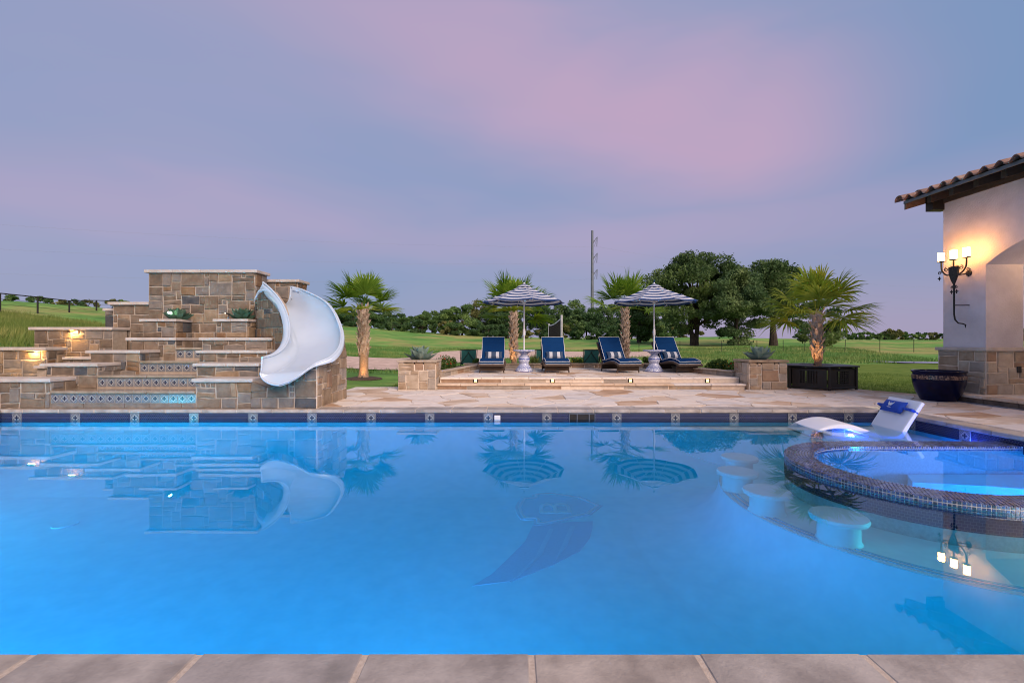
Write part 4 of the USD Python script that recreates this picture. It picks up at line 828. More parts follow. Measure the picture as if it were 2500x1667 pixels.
obj('core', prism([(YA + p[0], DECK + p[1] - .012) for p in list(spoly.exterior.coords)[:-1]], 'x', SX - .16, SX), 'mortar_pale', body)
face(body, right_map(SX, YA, DECK), 1.36, 1.42, 402, .10, 4, 3, poly=spoly, mats=['stone_tan', 'cream_tan', 'cream_rust', 'cream_grey'], weights=[3, 4, 1.5, 2])
obj('core', cat_(bx(x0 + .3, YA + .46, .12, SX - .46, 9.6, .50, 0), bx(x0 + .3, 9.0, .12, SX - .95, 9.9, 1.50, 0)), 'mortar', body)
# curved wall under the inner rim
pl = bez([(X(623, 9.9), 9.90), tuple(z2(905, 0, 9.58)[:2]), tuple(z2(985, 0, 9.30)[:2]), tuple(z2(1060, 0, 9.08)[:2]), tuple(z2(1105, 0, 8.96)[:2]), tuple(z2(1140, 0, 8.87)[:2])], 60)
seg = np.concatenate([[0], np.cumsum(np.linalg.norm(np.diff(pl, axis=0), axis=1))]); LC = seg[-1]
def curve_map(u, v, d):
    x, y = np.interp(u, seg, pl[:, 0]), np.interp(u, seg, pl[:, 1]); u2 = min(u + .05, LC); u1 = max(u2 - .1, 0)
    t = np.array([np.interp(u2, seg, pl[:, 0]) - np.interp(u1, seg, pl[:, 0]), np.interp(u2, seg, pl[:, 1]) - np.interp(u1, seg, pl[:, 1])]); t /= np.linalg.norm(t) + 1e-9
    return np.array([x + t[1] * d, y - t[0] * d, .6 + v])
def utop(u, v, d): return float(seg[int(np.argmin(np.abs((1250 + pl[:, 0] * FPX / pl[:, 1]) - (400 + u / 3.92))))]), float(z2(u, v, d)[2])
zt_pts = [(0, 2.12)] + [utop(*q) for q in ((880, 365, 9.66), (905, 300, 9.58), (940, 262, 9.45), (985, 275, 9.3), (1030, 330, 9.17), (1075, 405, 9.04), (1100, 485, 8.97))] + [(LC - .01, 1.60), (LC, .9)]
cpoly = Polygon([(0, 0)] + [(LC, 0)] + [(a, b - .6) for a, b in zt_pts[::-1]]).buffer(0)
face(body, curve_map, LC, 1.75, 405, .10, 3, 3, poly=cpoly, weights=[5, 5, 2, .8, 1.2, 1.5])
cv, cf = [], []
for i in range(60):
    zt = np.interp(seg[i], [a for a, b in zt_pts], [b for a, b in zt_pts])
    cv += [curve_map(seg[i], -.4, 0), curve_map(seg[i], zt - .6 - .012, 0), curve_map(seg[i], zt - .612, -.2), curve_map(seg[i], -.4, -.2)]
    if i:
        for j in range(3): a = 4 * i - 4 + j; cf += [[a, a + 4, a + 5], [a, a + 5, a + 1]]
obj('core', (np.array(cv), np.array(cf)), 'mortar', body)

# ------------------------------------------------------------------ loggia of the house at the right
WX, WT = 8.84, .70
house = thing('house', 'white stucco loggia with stone base and clay tile roof', 'house')
def arch(y1, w, spring=2.737, rise=.45):
    hw = w / 2; R = (hw * hw + rise * rise) / (2 * rise); cz = spring + rise - R; cy = y1 - hw; a0 = math.asin(hw / R)
    return Polygon([(y1, DECK), (y1, spring)] + [(cy + R * math.sin(t), cz + R * math.cos(t)) for t in np.linspace(a0, -a0, 24)] + [(y1 - w, spring), (y1 - w, DECK)])
wallp = Polygon([(1.2, .30), (9.33, .30), (9.33, 4.30), (1.2, 4.30)]).difference(arch(8.49, 2.8)).difference(arch(4.84, 2.8))
for g in getattr(wallp, 'geoms', [wallp]): obj('wall', prism(g, 'x', WX, WX + WT), 'stucco', house)
slab = bx(WX - .36, 1.0, DECK - .1, 14.5, 9.45, .262, 0); obj('porch_slab', slab, 'mortar_pale', house)
rg = random.Random(77)
y = 9.0
while y > 3.0:
    b = y - rg.uniform(.5, .9); obj('porch_edge', bx(WX - .40, b + .004, .262, WX - .01, y - .004, .312, .008), rg.choice(['flag_tan', 'flag_cream', 'flag_pale']), house)
    obj('porch_riser', bx(WX - .375, b + .004, DECK + .001, WX - .33, y - .004, .260, .006), 'stone_dark_riser', house); y = b
obj('porch_floor', bx(WX, 1.0, .2625, 14.5, 9.45, .31, 0), 'flag_cream', house)
obj('drain_channel', bx(WX - .46, 3.0, DECK - .02, WX - .41, 8.72, DECK + .012, .004), 'grey_steel', house)
for (a, b) in ((8.49, 9.33), (4.84, 5.69), (1.2, 2.04)):
    obj('wainscot_core', bx(WX - .055, a - .055, .311, WX + WT + .05, b + .05, 1.12, 0), 'mortar_pale', house)
    sd = int(a * 100)
    face(house, left_map(WX - .055, a - .055, .312), b - a + .105, .805, sd, .10, 5, 2, mats=['cream_tan', 'cream_pale', 'cream_grey'], weights=[3, 3, 2], name='stone')
    if a > 4: face(house, front_map(WX - .055, a - .055, .312), WT + .1, .805, sd + 3, .10, 4, 3, mats=['cream_tan', 'cream_pale', 'cream_grey', 'cream_rust'], weights=[3, 3, 2, 1], name='stone')
    obj('wainscot_cap', bx(WX - .11, a - .11, 1.121, WX + WT + .08, b + .08, 1.187, .012), 'cap_stone', house)
obj('outlet_cover', bx(WX + .50, 8.405, .72, WX + .58, 8.425, .84, .006), 'black_iron', house)
# roof
XE, ZE, SL = 8.20, 4.20, .30
def roofz(x): return ZE + (x - XE) * SL
Y1R, Y0R = 9.52, 1.5
obj('roof_deck', prism([(XE, roofz(XE) - .02), (12.2, roofz(12.2) - .02), (12.2, roofz(12.2) + .02), (XE, roofz(XE) + .02)], 'y', Y0R, Y1R), 'dark_wood', house)
obj('drip_edge', cat_(bx(XE - .012, Y0R, ZE - .035, XE + .004, Y1R, ZE + .028, .002)), 'drip_metal', house)
obj('eave_board', bx(XE + .006, Y0R, ZE - .028, XE + .03, Y1R, ZE + .015, .002), 'dark_wood', house)
k = 0
y = 9.12
while y > 2:
    obj('rafter', prism([(XE + .16, roofz(XE + .16) - .17), (12.0, roofz(12.0) - .19), (12.0, roofz(12.0) - .022), (XE + .16, roofz(XE + .16) - .022)], 'y', y - .045, y + .045), 'dark_wood', house); y -= .46
obj('frieze', bx(WX - .025, 1.2, 4.12, WX + .03, 9.40, 4.34, .004), 'dark_wood', house)
obj('rake_board', prism([(XE + .004, ZE - .155), (12.0, roofz(12.0) - .16), (12.0, roofz(12.0) + .01), (XE + .004, ZE + .01)], 'y', Y1R - .045, Y1R - .003), 'rake_wood', house)
obj('beam_end', bx(WX - .24, 9.30, 3.99, WX + .08, 9.47, 4.27, .006), 'dark_bronze', house)
rg = random.Random(9)
def roof_tile(y, x, L):
    n = 9; v = []; 
    for s in (0, 1):
        for th in (0, .016):
            for i in range(n):
                u = i / (n - 1); z = (.075 * math.sin(min(u / .64, 1) * math.pi) if u < .64 else -.016 * math.sin((u - .64) / .36 * math.pi)) * (1 if s == 0 else .92)
                v.append((x + s * L, y + u * .262, roofz(x + s * L) + .03 + z + th + (.026 if s == 0 else 0)))
    f = []
    for i in range(n - 1):
        f += [[i, i + 1, 2 * n + i + 1], [i, 2 * n + i + 1, 2 * n + i], [n + i, 3 * n + i, 3 * n + i + 1], [n + i, 3 * n + i + 1, n + i + 1], [i, n + i, n + i + 1], [i, n + i + 1, i + 1]]
    return np.array(v), np.array(f)
ys = np.arange(Y1R - .262, Y0R + 3.1, -.25)
for r_ in range(9):
    for y in ys: obj('roof_tile', roof_tile(y + rg.uniform(-.004, .004), XE - .075 + r_ * .40 + rg.uniform(-.008, .008), .45), rg.choice(['clay_a', 'clay_a', 'clay_b', 'clay_c']), house)
for r_ in range(9):          # rake tiles over the far edge
    a = np.linspace(-.3, np.pi + .1, 9); x_, L = XE - .09 + r_ * .40, .46; v = []
    for s in (0, 1):
        for rr in (.085, .10):
            for t in a: v.append((x_ + s * L, Y1R + .03 + math.cos(t) * rr * (1 - .1 * s), roofz(x_ + s * L) + .055 + math.sin(t) * rr * (1 - .1 * s) + .03 * (1 - s)))
    n = 9; f = []
    for i in range(n - 1): f += [[i, i + 1, 2 * n + i + 1], [i, 2 * n + i + 1, 2 * n + i], [n + i, 3 * n + i, 3 * n + i + 1], [n + i, 3 * n + i + 1, n + i + 1], [i, n + i, n + i + 1], [i, n + i + 1, i + 1]]
    obj('rake_tile', (np.array(v), np.array(f)), rg.choice(['clay_a', 'clay_b', 'clay_c']), house)
obj('porch_ceiling', bx(WX + WT + .005, 1.3, 4.22, 12.0, 9.2, 4.26, 0), 'dark_wood', house)
obj('rear_wall', bx(12.0, 1.2, .3, 12.3, 7.0, 5.2, 0), 'stucco', house)
# porch lantern behind the arch
t = thing('porch_lantern', 'warm lantern hanging inside the loggia behind the arch', 'lantern', (10.35, 7.3, 2.95))
obj('glass', lathe([(.06, 0), (.10, .02), (.10, .24), (.07, .27)], 12), 'lamp_porch', t); obj('cage', cat_(lathe([(.001, -.05), (.08, -.01), (.11, .0), (.11, .015)], 12), lathe([(.12, .26), (.11, .29), (.03, .38), (.001, .40)], 12), *[tube([(math.cos(a) * .112, math.sin(a) * .112, 0), (math.cos(a) * .112, math.sin(a) * .112, .27)], .006, 5) for a in np.arange(6) * math.pi / 3]), 'black_iron', t)
obj('chain', tube([(0, 0, .40), (0, 0, 1.27)], .008, 5), 'black_iron', t)
# wall sconce
sc = thing('wall_sconce', 'black wrought iron wall sconce with three lit candle shades', 'wall sconce', (WX - .002, 8.80, 2.62))
def spiral(c, r0, turns, a0, n=22, dirn=1, shrink=.25):
    a = np.linspace(0, turns * 2 * np.pi, n); r = r0 * (1 - (1 - shrink) * np.linspace(0, 1, n)); return [np.array([c[0], c[1] + r_ * math.cos(a0 + dirn * t), c[2] + r_ * math.sin(a0 + dirn * t)]) for r_, t in zip(r, a)]
obj('back_rosette', rot(lathe([(.001, .03), (.045, .025), (.06, .008), (.06, 0)], 16), -90, (0, 1, 0)), 'black_iron', sc)
obj('mount_arm', tube([(0, 0, 0), (-.12, 0, -.02), (-.27, 0, -.05)], .014, 8), 'black_iron', sc)
obj('shield', cat_(extr(Polygon([(-.095, .13), (-.10, .08), (-.085, -.03), (-.05, -.13), (-.015, -.20), (0, -.215), (.015, -.20), (.05, -.13), (.085, -.03), (.10, .08), (.095, .13), (.05, .115), (0, .14), (-.05, .115)]), .03, 0)), 'black_iron', sc)
m_ = stage.GetPrimAtPath(sc.path + '/shield'); g_ = UsdGeom.Mesh(m_); v_ = np.array(g_.GetPointsAttr().Get()); g_.GetPointsAttr().Set(Vt.Vec3fArray.FromNumpy(np.stack([-.31 + v_[:, 2], v_[:, 0], v_[:, 1] + .0], 1).astype(np.float32)))
obj('staff', tube([(-.29, 0, -.15), (-.29, 0, -.40), (-.29, 0, -.80), (-.28, -.01, -.90), (-.24, -.03, -.965), (-.17, -.05, -.98), (-.12, -.05, -1.0), (-.12, -.05, -1.06)], [.017, .016, .014, .014, .013, .013, .014, .004], 8), 'black_iron', sc)
obj('stay', tube([(-.29, 0, -.62), (0, 0, -.62)], .011, 6), 'black_iron', sc)
for j, yy in enumerate((-.25, 0, .25)):
    s = 1 if yy > 0 else -1
    if yy: obj('arm', tube(bez([(-.29, 0, -.02), (-.30, yy * .55, -.02), (-.30, yy * .92, .07), (-.30, yy, .17), (-.30, yy, .245)], 14), .014, 8), 'black_iron', sc)
    else: obj('arm', tube([(-.30, 0, .05), (-.30, 0, .245)], .014, 8), 'black_iron', sc)
    obj('drip_pan', mov(lathe([(.001, 0), (.03, .002), (.062, .012), (.066, .022), (.001, .018)], 16), (-.30, yy, .245)), 'black_iron', sc)
    obj('candle_shade', mov(lathe([(.001, 0), (.050, 0), (.052, .17), (.046, .172), (.001, .165)], 16), (-.30, yy, .268)), 'glass_shade', sc)
for s in (-1, 1):
    for c, r, a0, dr in (((-.30, s * .07, .10), .042, math.pi / 2, s), ((-.30, s * .15, .09), .042, math.pi / 2, -s), ((-.30, s * .285, .04), .038, math.pi, -s), ((-.29, s * .045, -.27), .030, math.pi / 2, s)):
        obj('scroll', tube(spiral(c, r, 1.3, a0, dirn=dr), .007, 6), 'black_iron', sc)
    for c in ((-.30, s * .29, -.07), (-.29, s * .05, -.36)):
        obj('cross_pendant', cat_(bx(c[0] - .006, c[1] - .010, c[2] - .04, c[0] + .006, c[1] + .010, c[2] + .04, .003), bx(c[0] - .0055, c[1] - .034, c[2] - .008, c[0] + .0055, c[1] + .034, c[2] + .014, .003)), 'black_iron', sc)
# blue glazed pot
pot = thing('glazed_pot', 'large dark blue glazed pot with a patterned band beside the loggia', 'pot', (8.20, 8.75, DECK + .002))
obj('bowl', lathe([(.001, 0), (.26, 0), (.275, .02), (.34, .16), (.385, .32), (.395, .40), (.39, .41)], 40), 'pot_glaze', pot, smooth=50)
obj('band', lathe([(.390, .41), (.398, .415), (.398, .485), (.390, .49)], 40), 'pot_band', pot, smooth=50)
obj('rim', lathe([(.388, .49), (.385, .50), (.388, .53), (.405, .545), (.41, .56), (.40, .572), (.37, .572), (.36, .55), (.345, .40), (.001, .38)], 40), 'pot_glaze', pot, smooth=50)
# ------------------------------------------------------------------ terrace furniture
def lounger():
    t = thing('sun_lounger', 'wicker sun lounger with navy cushion in front of the terrace', 'sun lounger', (0, 0, TZ), group='wicker sun loungers on the terrace')
    W = .33
    prof = bez([(0, .235), (.10, .275), (.28, .315), (.50, .320), (.72, .285), (.92, .245), (1.10, .255)], 18)
    def sheet(pr, th, x0, x1, crown=0):
        pr = np.asarray(pr); tg = np.gradient(pr, axis=0); tg /= np.linalg.norm(tg, axis=1, keepdims=True); nn = np.stack([-tg[:, 1], tg[:, 0]], 1)
        poly = np.vstack([pr + nn * th, pr[::-1]]); return prism(Polygon(poly).buffer(0.004).buffer(-.004), 'x', x0, x1)
    obj('seat_shell', sheet(prof + [0, -.045], .045, -W - .03, W + .03), 'wicker', t)
    bk = np.array([(1.02, .25), (1.22, .52), (1.44, .86)])
    obj('back_shell', sheet(bk + [.035, -.02], .035, -W - .02, W + .02), 'wicker', t)
    rim = np.vstack([prof + [0, -.022]])
    for s in (-1, 1): obj('side_rim', tube([(s * (W + .035), a, b) for a, b in rim], .028, 8), 'wicker', t, smooth=50)
    obj('front_rim', tube([(-W - .035, 0, .213), (W + .035, 0, .213)], .030, 8), 'wicker', t, smooth=50)
    for y in (.14, 1.12):
        z1 = .235 if y < 1 else .22
        obj('skirt', prism([(-W + .02, .06), (W - .02, .06), (W - .04, z1), (-W + .04, z1)], 'y', y, y + .03), 'wicker', t)
        for s in (-1, 1): obj('leg', tube([(s * (W - .03), y + .015, z1), (s * (W + .005), y + .015, 0)], [.024, .018], 8), 'wicker', t)
    obj('back_prop', tube([(-.22, 1.36, .72), (-.22, 1.52, .25), (.22, 1.52, .25), (.22, 1.36, .72)], .012, 6), 'dark_bronze', t)
    cu = obj('seat_cushion', sheet(prof[1:] + [0, .004], .075, -W, W), 'navy_cloth', t, smooth=40)
    q = [(-W, .012, .262), (-W, .0, .31), (W, .0, .31), (W, .012, .262)]
    p2 = prof[1:] + [0, .004]; tg = np.gradient(p2, axis=0); tg /= np.linalg.norm(tg, axis=1, keepdims=True); nn = np.stack([-tg[:, 1], tg[:, 0]], 1); up2 = p2 + nn * .075
    for pr2, nm in ((up2, 'piping'), (p2, 'piping')):
        pts = [(-W - .002, a, b) for a, b in pr2[::-1]] + [(W + .002, a, b) for a, b in pr2]
        obj(nm, tube(pts, .007, 6), 'cloth_white', cu)
    bt = np.array([(.985, .30), (1.10, .47), (1.25, .70), (1.41, .955)])
    bc = obj('back_cushion', sheet(bt, .085, -W, W), 'navy_cloth', t, smooth=40)
    tg = np.gradient(bt, axis=0); tg /= np.linalg.norm(tg, axis=1, keepdims=True); nn = np.stack([-tg[:, 1], tg[:, 0]], 1); fr = bt + nn * .085
    obj('piping', tube([(-W - .002, *fr[0])] + [(-W - .002, *a) for a in fr[1:]] + [(W + .002, *a) for a in fr[:0:-1]] + [(W + .002, *fr[0])], .007, 6), 'cloth_white', bc)
    a, b = fr[2] * .62 + fr[3] * .38, 0
    obj('seam', tube([(-W, a[0] - .001, a[1]), (W, a[0] - .001, a[1])], .005, 5), 'navy_cloth', bc)
    return t
def pillow_mesh(w, h, d, nx=17, ny=9):
    v, f, uv = [], [], []
    for s in (1, -1):
        k = len(v)
        for i in range(nx):
            for j in range(ny):
                a, b = 2 * i / (nx - 1) - 1, 2 * j / (ny - 1) - 1; e = (max(0, 1 - abs(a) ** 2.6) * max(0, 1 - abs(b) ** 2.6)) ** .5
                px, py = a * (1 - .05 * (1 - abs(b)) ** 1 * 0 - .04 * (b * b < .5)), b * (1 - .05 * (1 - a * a) * 1)
                v.append((px * w / 2, -s * e * d / 2, py * h / 2)); uv.append(((a + 1) / 2, (b + 1) / 2))
        for i in range(nx - 1):
            for j in range(ny - 1): q = k + i * ny + j; f.append([q, q + ny, q + ny + 1, q + 1])
    return (np.array(v), np.array(f)), np.array(uv)
lp = [(1200.0, 12.42, 0, 'leftmost wicker sun lounger with navy cushion, left of the left umbrella', 'left of the left umbrella, on the leftmost lounger'), (1361.5, 12.42, 1, 'wicker sun lounger with navy cushion between the left umbrella and the green chair', 'on the lounger between the left umbrella and the green chair'),
      (1540, 12.42, 14, 'angled wicker sun lounger with navy cushion just left of the right umbrella table', 'on the angled lounger just left of the right umbrella table'), (1686, 12.42, 13, 'rightmost wicker sun lounger with navy cushion, right of the right umbrella', 'on the rightmost lounger')]
L0 = None
for px, d, rz, lb, pb in lp:
    x = X(px, d)
    if L0 is None:
        L0 = lounger(); L0.prim.GetAttribute('xformOp:translate').Set((x, d, TZ)); L0.loc[:] = (x, d, TZ); L0.prim.SetCustomDataByKey('label', lb)
    else: dup(L0, 'sun_lounger', (x, d, TZ), rz, lb)
    c, s = math.cos(math.radians(rz)), math.sin(math.radians(rz)); off = np.array([0.02, .985]); o2 = np.array([off[0] * c - off[1] * s, off[0] * s + off[1] * c])
    pm, puv = pillow_mesh(.50, .235, .13); pv, pf = rot(pm, -34, (1, 0, 0)); pv, pf = rot((pv, pf), rz, (0, 0, 1))
    pil = obj('lumbar_pillow', mov((pv, pf), (x + o2[0], d + o2[1] - .045, TZ + .475)), 'pillow_stripe', smooth=True, uv=puv, label='striped lumbar pillow ' + pb, cat='pillow', group='striped pillows on the loungers')
def umbrella(x, y, rz, label, tlabel, tilt=0):
    t = thing('patio_umbrella', label, 'umbrella', (x, y, TZ), rz, group='striped umbrellas on the terrace')
    R, ze, zt_, n, m = 1.22, 2.0, 2.52, 8, 14
    v, uv, f = [], [], []
    sub = 6
    for i in range(m + 1):
        r = .03 + (1 - .03) * i / m
        for k in range(n * sub):
            a = 2 * np.pi * k / (n * sub); w = (k % sub) / sub; flat = math.cos(np.pi / n) / math.cos((w - .5) * 2 * np.pi / n)
            sag = math.sin(w * np.pi) * .055 * r
            rr = R * r * flat; z = zt_ - (zt_ - ze) * (r ** .93) - sag * .6 + (.0)
            v.append((rr * math.cos(a), rr * math.sin(a), z)); uv.append((min(r, .999), k / (n * sub)))
    N = n * sub
    for i in range(m):
        for k in range(N): f.append([i * N + k, i * N + (k + 1) % N, (i + 1) * N + (k + 1) % N, (i + 1) * N + k])
    # doubled to a cloth with thickness
    v = np.array(v); f = np.array(f); v2 = v - [0, 0, .006]; F = np.vstack([f, f[:, ::-1] + len(v)]); e = m * N
    F = np.vstack([F, [[e + k, e + len(v) + k, e + len(v) + (k + 1) % N, e + (k + 1) % N] for k in range(N)]])
    cn = obj('canopy', (np.vstack([v, v2]), F), 'canopy_stripe', t, uv=np.array(uv + uv), smooth=False)
    vv = lathe([(.02, zt_ + .03), (.10, zt_ - .008), (.19, zt_ - .058), (.225, zt_ - .082)], 16); obj('vent', vv, 'canopy_stripe', cn, uv=np.repeat(np.array([.05, .12, .22, .28]), 16)[:, None] * [1, 0] + [0, .5])
    obj('finial', mov(lathe([(.001, .07), (.02, .05), (.014, .02), (.022, 0)], 12), (0, 0, zt_ + .07)), 'navy_cloth', t)
    obj('pole', tube([(0, 0, .5), (0, 0, zt_ + .06)], .021, 12), 'white_metal', t, smooth=50)
    obj('crank_housing', cat_(lathe([(.021, 1.02), (.034, 1.05), (.038, 1.12), (.034, 1.20), (.023, 1.24)], 14), tube([(.03, -.02, 1.12), (.08, -.03, 1.11), (.085, -.03, 1.05)], .007, 6)), 'white_metal', t)
    obj('runner_hub', mov(lathe([(.022, 0), (.045, .01), (.045, .06), (.022, .08)], 14), (0, 0, 1.96)), 'white_metal', t)
    for k in range(n):
        a = 2 * np.pi * k / n; c, s = math.cos(a), math.sin(a); rb = obj('rib', tube([(.03 * c, .03 * s, zt_ - .02), (R * .5 * c, R * .5 * s, zt_ - (zt_ - ze) * .525 - .022), (R * .985 * c, R * .985 * s, ze - .012)], .009, 6), 'white_metal', t)
        obj('strut', tube([(.04 * c, .04 * s, 2.0), (R * .48 * c, R * .48 * s, zt_ - (zt_ - ze) * .505 - .03)], .008, 6), 'white_metal', rb)
    p = thing('pedestal_table', tlabel, 'table', (x, y, TZ), group='painted ceramic pedestal tables')
    pr = [(.258, 0), (.264, .02), (.25, .045), (.205, .115), (.150, .185), (.128, .225), (.132, .245), (.150, .275), (.166, .33), (.160, .39), (.125, .44), (.092, .475), (.092, .49), (.108, .51), (.150, .545), (.192, .565), (.20, .575)]
    H = .575; lm = lathe(pr, 36); obj('pedestal', lm, 'painted_ceramic', p, smooth=50, uv=None) if False else None
    pv = np.array(pr); ang = np.arange(37) * 2 * np.pi / 36; v = np.stack([pv[:, 0][:, None] * np.cos(ang), pv[:, 0][:, None] * np.sin(ang), np.repeat(pv[:, 1][:, None], 37, 1)], -1).reshape(-1, 3)
    uv = np.stack([np.repeat((ang / (2 * np.pi))[None], len(pr), 0), np.repeat((pv[:, 1] / H)[:, None], 37, 1)], -1).reshape(-1, 2); f = [[i * 37 + j, i * 37 + j + 1, (i + 1) * 37 + j + 1, (i + 1) * 37 + j] for i in range(len(pr) - 1) for j in range(36)]
    obj('pedestal', (v, np.array(f)), 'painted_ceramic', p, uv=uv, smooth=True)
    pr2 = np.array([(.22, .577), (.30, .585), (.318, .60), (.318, .622), (.305, .632), (.001, .634)]); v = np.stack([pr2[:, 0][:, None] * np.cos(ang), pr2[:, 0][:, None] * np.sin(ang), np.repeat(pr2[:, 1][:, None], 37, 1)], -1).reshape(-1, 3)
    uv = np.stack([np.repeat((ang / (2 * np.pi))[None], 6, 0), np.repeat(np.array([.5, .5, .4, .45, .33, .3])[:, None], 37, 1)], -1).reshape(-1, 2); f = [[i * 37 + j, i * 37 + j + 1, (i + 1) * 37 + j + 1, (i + 1) * 37 + j] for i in range(5) for j in range(36)]
    obj('table_top', (v, np.array(f)), 'painted_ceramic', p, uv=uv, smooth=False)
umbrella(X(1279.5, 13.2), 13.2, -81, 'blue and white striped umbrella nearer the slide, left of the two', 'blue and white painted ceramic pedestal table under the left umbrella')
umbrella(X(1597, 13.2), 13.2, -81, 'blue and white striped umbrella in front of the big oak, right of the two', 'blue and white painted ceramic pedestal table under the right umbrella')
# green folding chairs behind the terrace
def camp_chair(x, y, rz, label, wide=.52):
    t = thing('folding_chair', label, 'chair', (x, y, .10), rz); w = wide / 2
    obj('back_frame', cat_(tube([(-w, .06, .40), (-w - .03, -.05, .92)], .014, 6), tube([(w, .06, .40), (w + .03, -.05, .92)], .014, 6), tube([(-w - .03, -.05, .92), (w + .03, -.05, .92)], .014, 6)), 'black_iron', t)
    obj('brace', cat_(tube([(-w, .05, .45), (w * .1, -.03, .85)], .010, 6), tube([(w, .04, .45), (-w * .1, -.02, .85)], .010, 6)), 'black_iron', t)
    s = bez([(-.06, .90), (-.02, .72), (.06, .50), (.12, .42), (.35, .40), (.55, .46)], 14)
    v = np.array([[sx * w * .97, a + .012, b] for a, b in s for sx in (-1, 0, 1)]); v[1::3, 1] += .03; f = [[3 * i + j, 3 * i + j + 1, 3 * i + j + 4, 3 * i + j + 3] for i in range(13) for j in range(2)]
    v2 = v + [0, .008, .006]; obj('sling', (np.vstack([v, v2]), np.vstack([f, np.array(f)[:, ::-1] + len(v)])), 'teal_cloth', t)
    for s_ in (-1, 1):
        obj('leg', tube([(s_ * w, .06, .42), (s_ * w, .52, 0)], .013, 6), 'black_iron', t); obj('leg', tube([(s_ * w, .56, .46), (s_ * w, .02, 0)], .013, 6), 'black_iron', t)
        obj('armrest', bx(s_ * w - .02, .02, .60, s_ * w + .02, .50, .62, .006), 'teal_cloth', t)
camp_chair(X(1144, 15.6), 15.6, 8, 'green folding chair beside the leftmost lounger'); camp_chair(X(1444, 15.6), 15.6, 0, 'green folding chair between the second and third lounger')
camp_chair(X(1326, 15.9), 15.9, 0, 'green folding chair half hidden behind the second lounger from the left', .5)
# step lights
for i, px in enumerate((1161, 1349, 1539, 1727)):
    x = X(px, 11.02); t = thing('step_light', 'small square warm light in the upper terrace riser, ' + ['leftmost of the four', 'second of the four from the left', 'third of the four from the left', 'rightmost of the four'][i], 'step light', (x, 11.012, .355), group='step lights in the terrace riser')
    obj('frame', cat_(bx(-.058, -.012, .035, .058, .01, .05, .003), bx(-.058, -.012, -.05, .058, .01, -.035, .003), bx(-.058, -.012, -.0345, -.036, .01, .0345, .003), bx(.036, -.012, -.0345, .058, .01, .0345, .003)), 'dark_bronze', t)
    obj('lens', bx(-.035, -.004, -.034, .035, .009, .034, .001), 'lamp_step', t)
# ------------------------------------------------------------------ the white lounger in the water and its head pillow
lr = thing('ledge_lounger', 'white moulded lounger standing in the water by the spa', 'pool lounger', (5.25, 6.93, 0), -6)
pr = bez([(-.86, -.075), (-.78, -.02), (-.62, .055), (-.44, .095), (-.26, .085), (-.06, .02), (.12, -.045), (.28, -.06), (.375, -.03), (.43, .06), (.52, .21), (.62, .37), (.665, .435)], 44)
tg = np.gradient(pr, axis=0); tg /= np.linalg.norm(tg, axis=1, keepdims=True); nn = np.stack([-tg[:, 1], tg[:, 0]], 1)
th = np.interp(np.arange(44), [0, 4, 12, 30, 43], [.01, .05, .085, .085, .07])[:, None]
v = []
for s in (-1, -.93, .93, 1):
    e = .018 if abs(s) == 1 else 0
    for a, b in ((pr - nn * e, 0), (pr - nn * (th - e), 1)): v.append(np.stack([a[:, 0], np.full(44, s * .33), a[:, 1]], 1))
V = np.vstack(v); f = []
def strip(a, b):
    for i in range(43): f.append([a * 44 + i, a * 44 + i + 1, b * 44 + i + 1, b * 44 + i])
for a, b in ((0, 2), (2, 4), (4, 6), (7, 5), (5, 3), (3, 1), (1, 0), (6, 7)): strip(a, b)
for e in (0, 43):
    for a, b, c, d in ((0, 2, 3, 1), (2, 4, 5, 3), (4, 6, 7, 5)): f.append([a * 44 + e, b * 44 + e, c * 44 + e, d * 44 + e])
obj('shell', (V, np.array(f)), 'lounger_white', lr, smooth=45)
obj('base', cat_(bx(-.5, -.24, SHELF + .001, -.3, .24, .01, .01), bx(.30, -.24, SHELF + .001, .42, .24, -.06, .01)), 'lounger_white', lr)
hp = thing('head_pillow', 'royal blue head pillow with a white bird emblem strapped to the white lounger', 'pillow', (5.25, 6.93, 0), -6)
pm, puv = pillow_mesh(.44, .20, .11)
pv, pf = pm; q = np.stack([pv[:, 2] * 1.0, -pv[:, 0], -pv[:, 1]], 1)      # along the back, across, outwards
ax = np.array([.545, 0, .84]); ax /= np.linalg.norm(ax); nx_ = np.array([-ax[2], 0, ax[0]]); c0 = np.array([.565, .03, .30]) + nx_ * .035
def onback(p): return c0 + np.outer(p[:, 0], ax) + np.outer(p[:, 1], [0, 1, 0]) + np.outer(p[:, 2], nx_)
obj('cushion', (onback(q), pf), 'royal_cloth', hp, smooth=True)
obj('strap', tube([c0 + [0, -.345, 0] - nx_ * .10 - ax * .0, c0 + [0, -.345, 0] - nx_ * .02, c0 + [0, -.2, 0] - nx_ * .01, c0 + [0, .2, 0] - nx_ * .01, c0 + [0, .345, 0] - nx_ * .02, c0 + [0, .345, 0] - nx_ * .10], .022, 6), 'royal_cloth', hp)
def flat(poly):
    m = extr(Polygon(poly), .004, 0); w = np.array(m.vertices); z = .050 * np.clip((1 - np.abs(w[:, 0] / .22) ** 2.6) * (1 - np.abs(w[:, 1] / .10) ** 2.6), 0, 1) ** .5 + w[:, 2] * 1.5 + .003
    return onback(np.stack([w[:, 1], -w[:, 0], z], 1)), np.array(m.faces)
bird = [flat(p) for p in ([(-.055, .050), (-.03, .022), (-.004, .012), (0, -.006), (-.012, -.022), (-.03, -.008), (-.045, .018)], [(.055, .050), (.03, .022), (.004, .012), (0, -.006), (.012, -.022), (.03, -.008), (.045, .018)], [(-.008, .028), (0, .034), (.008, .028), (.005, .008), (-.005, .008)], [(-.035, -.038), (.035, -.038), (.035, -.046), (-.035, -.046)])]
obj('bird_emblem', cat_(*bird), 'cloth_white', hp)

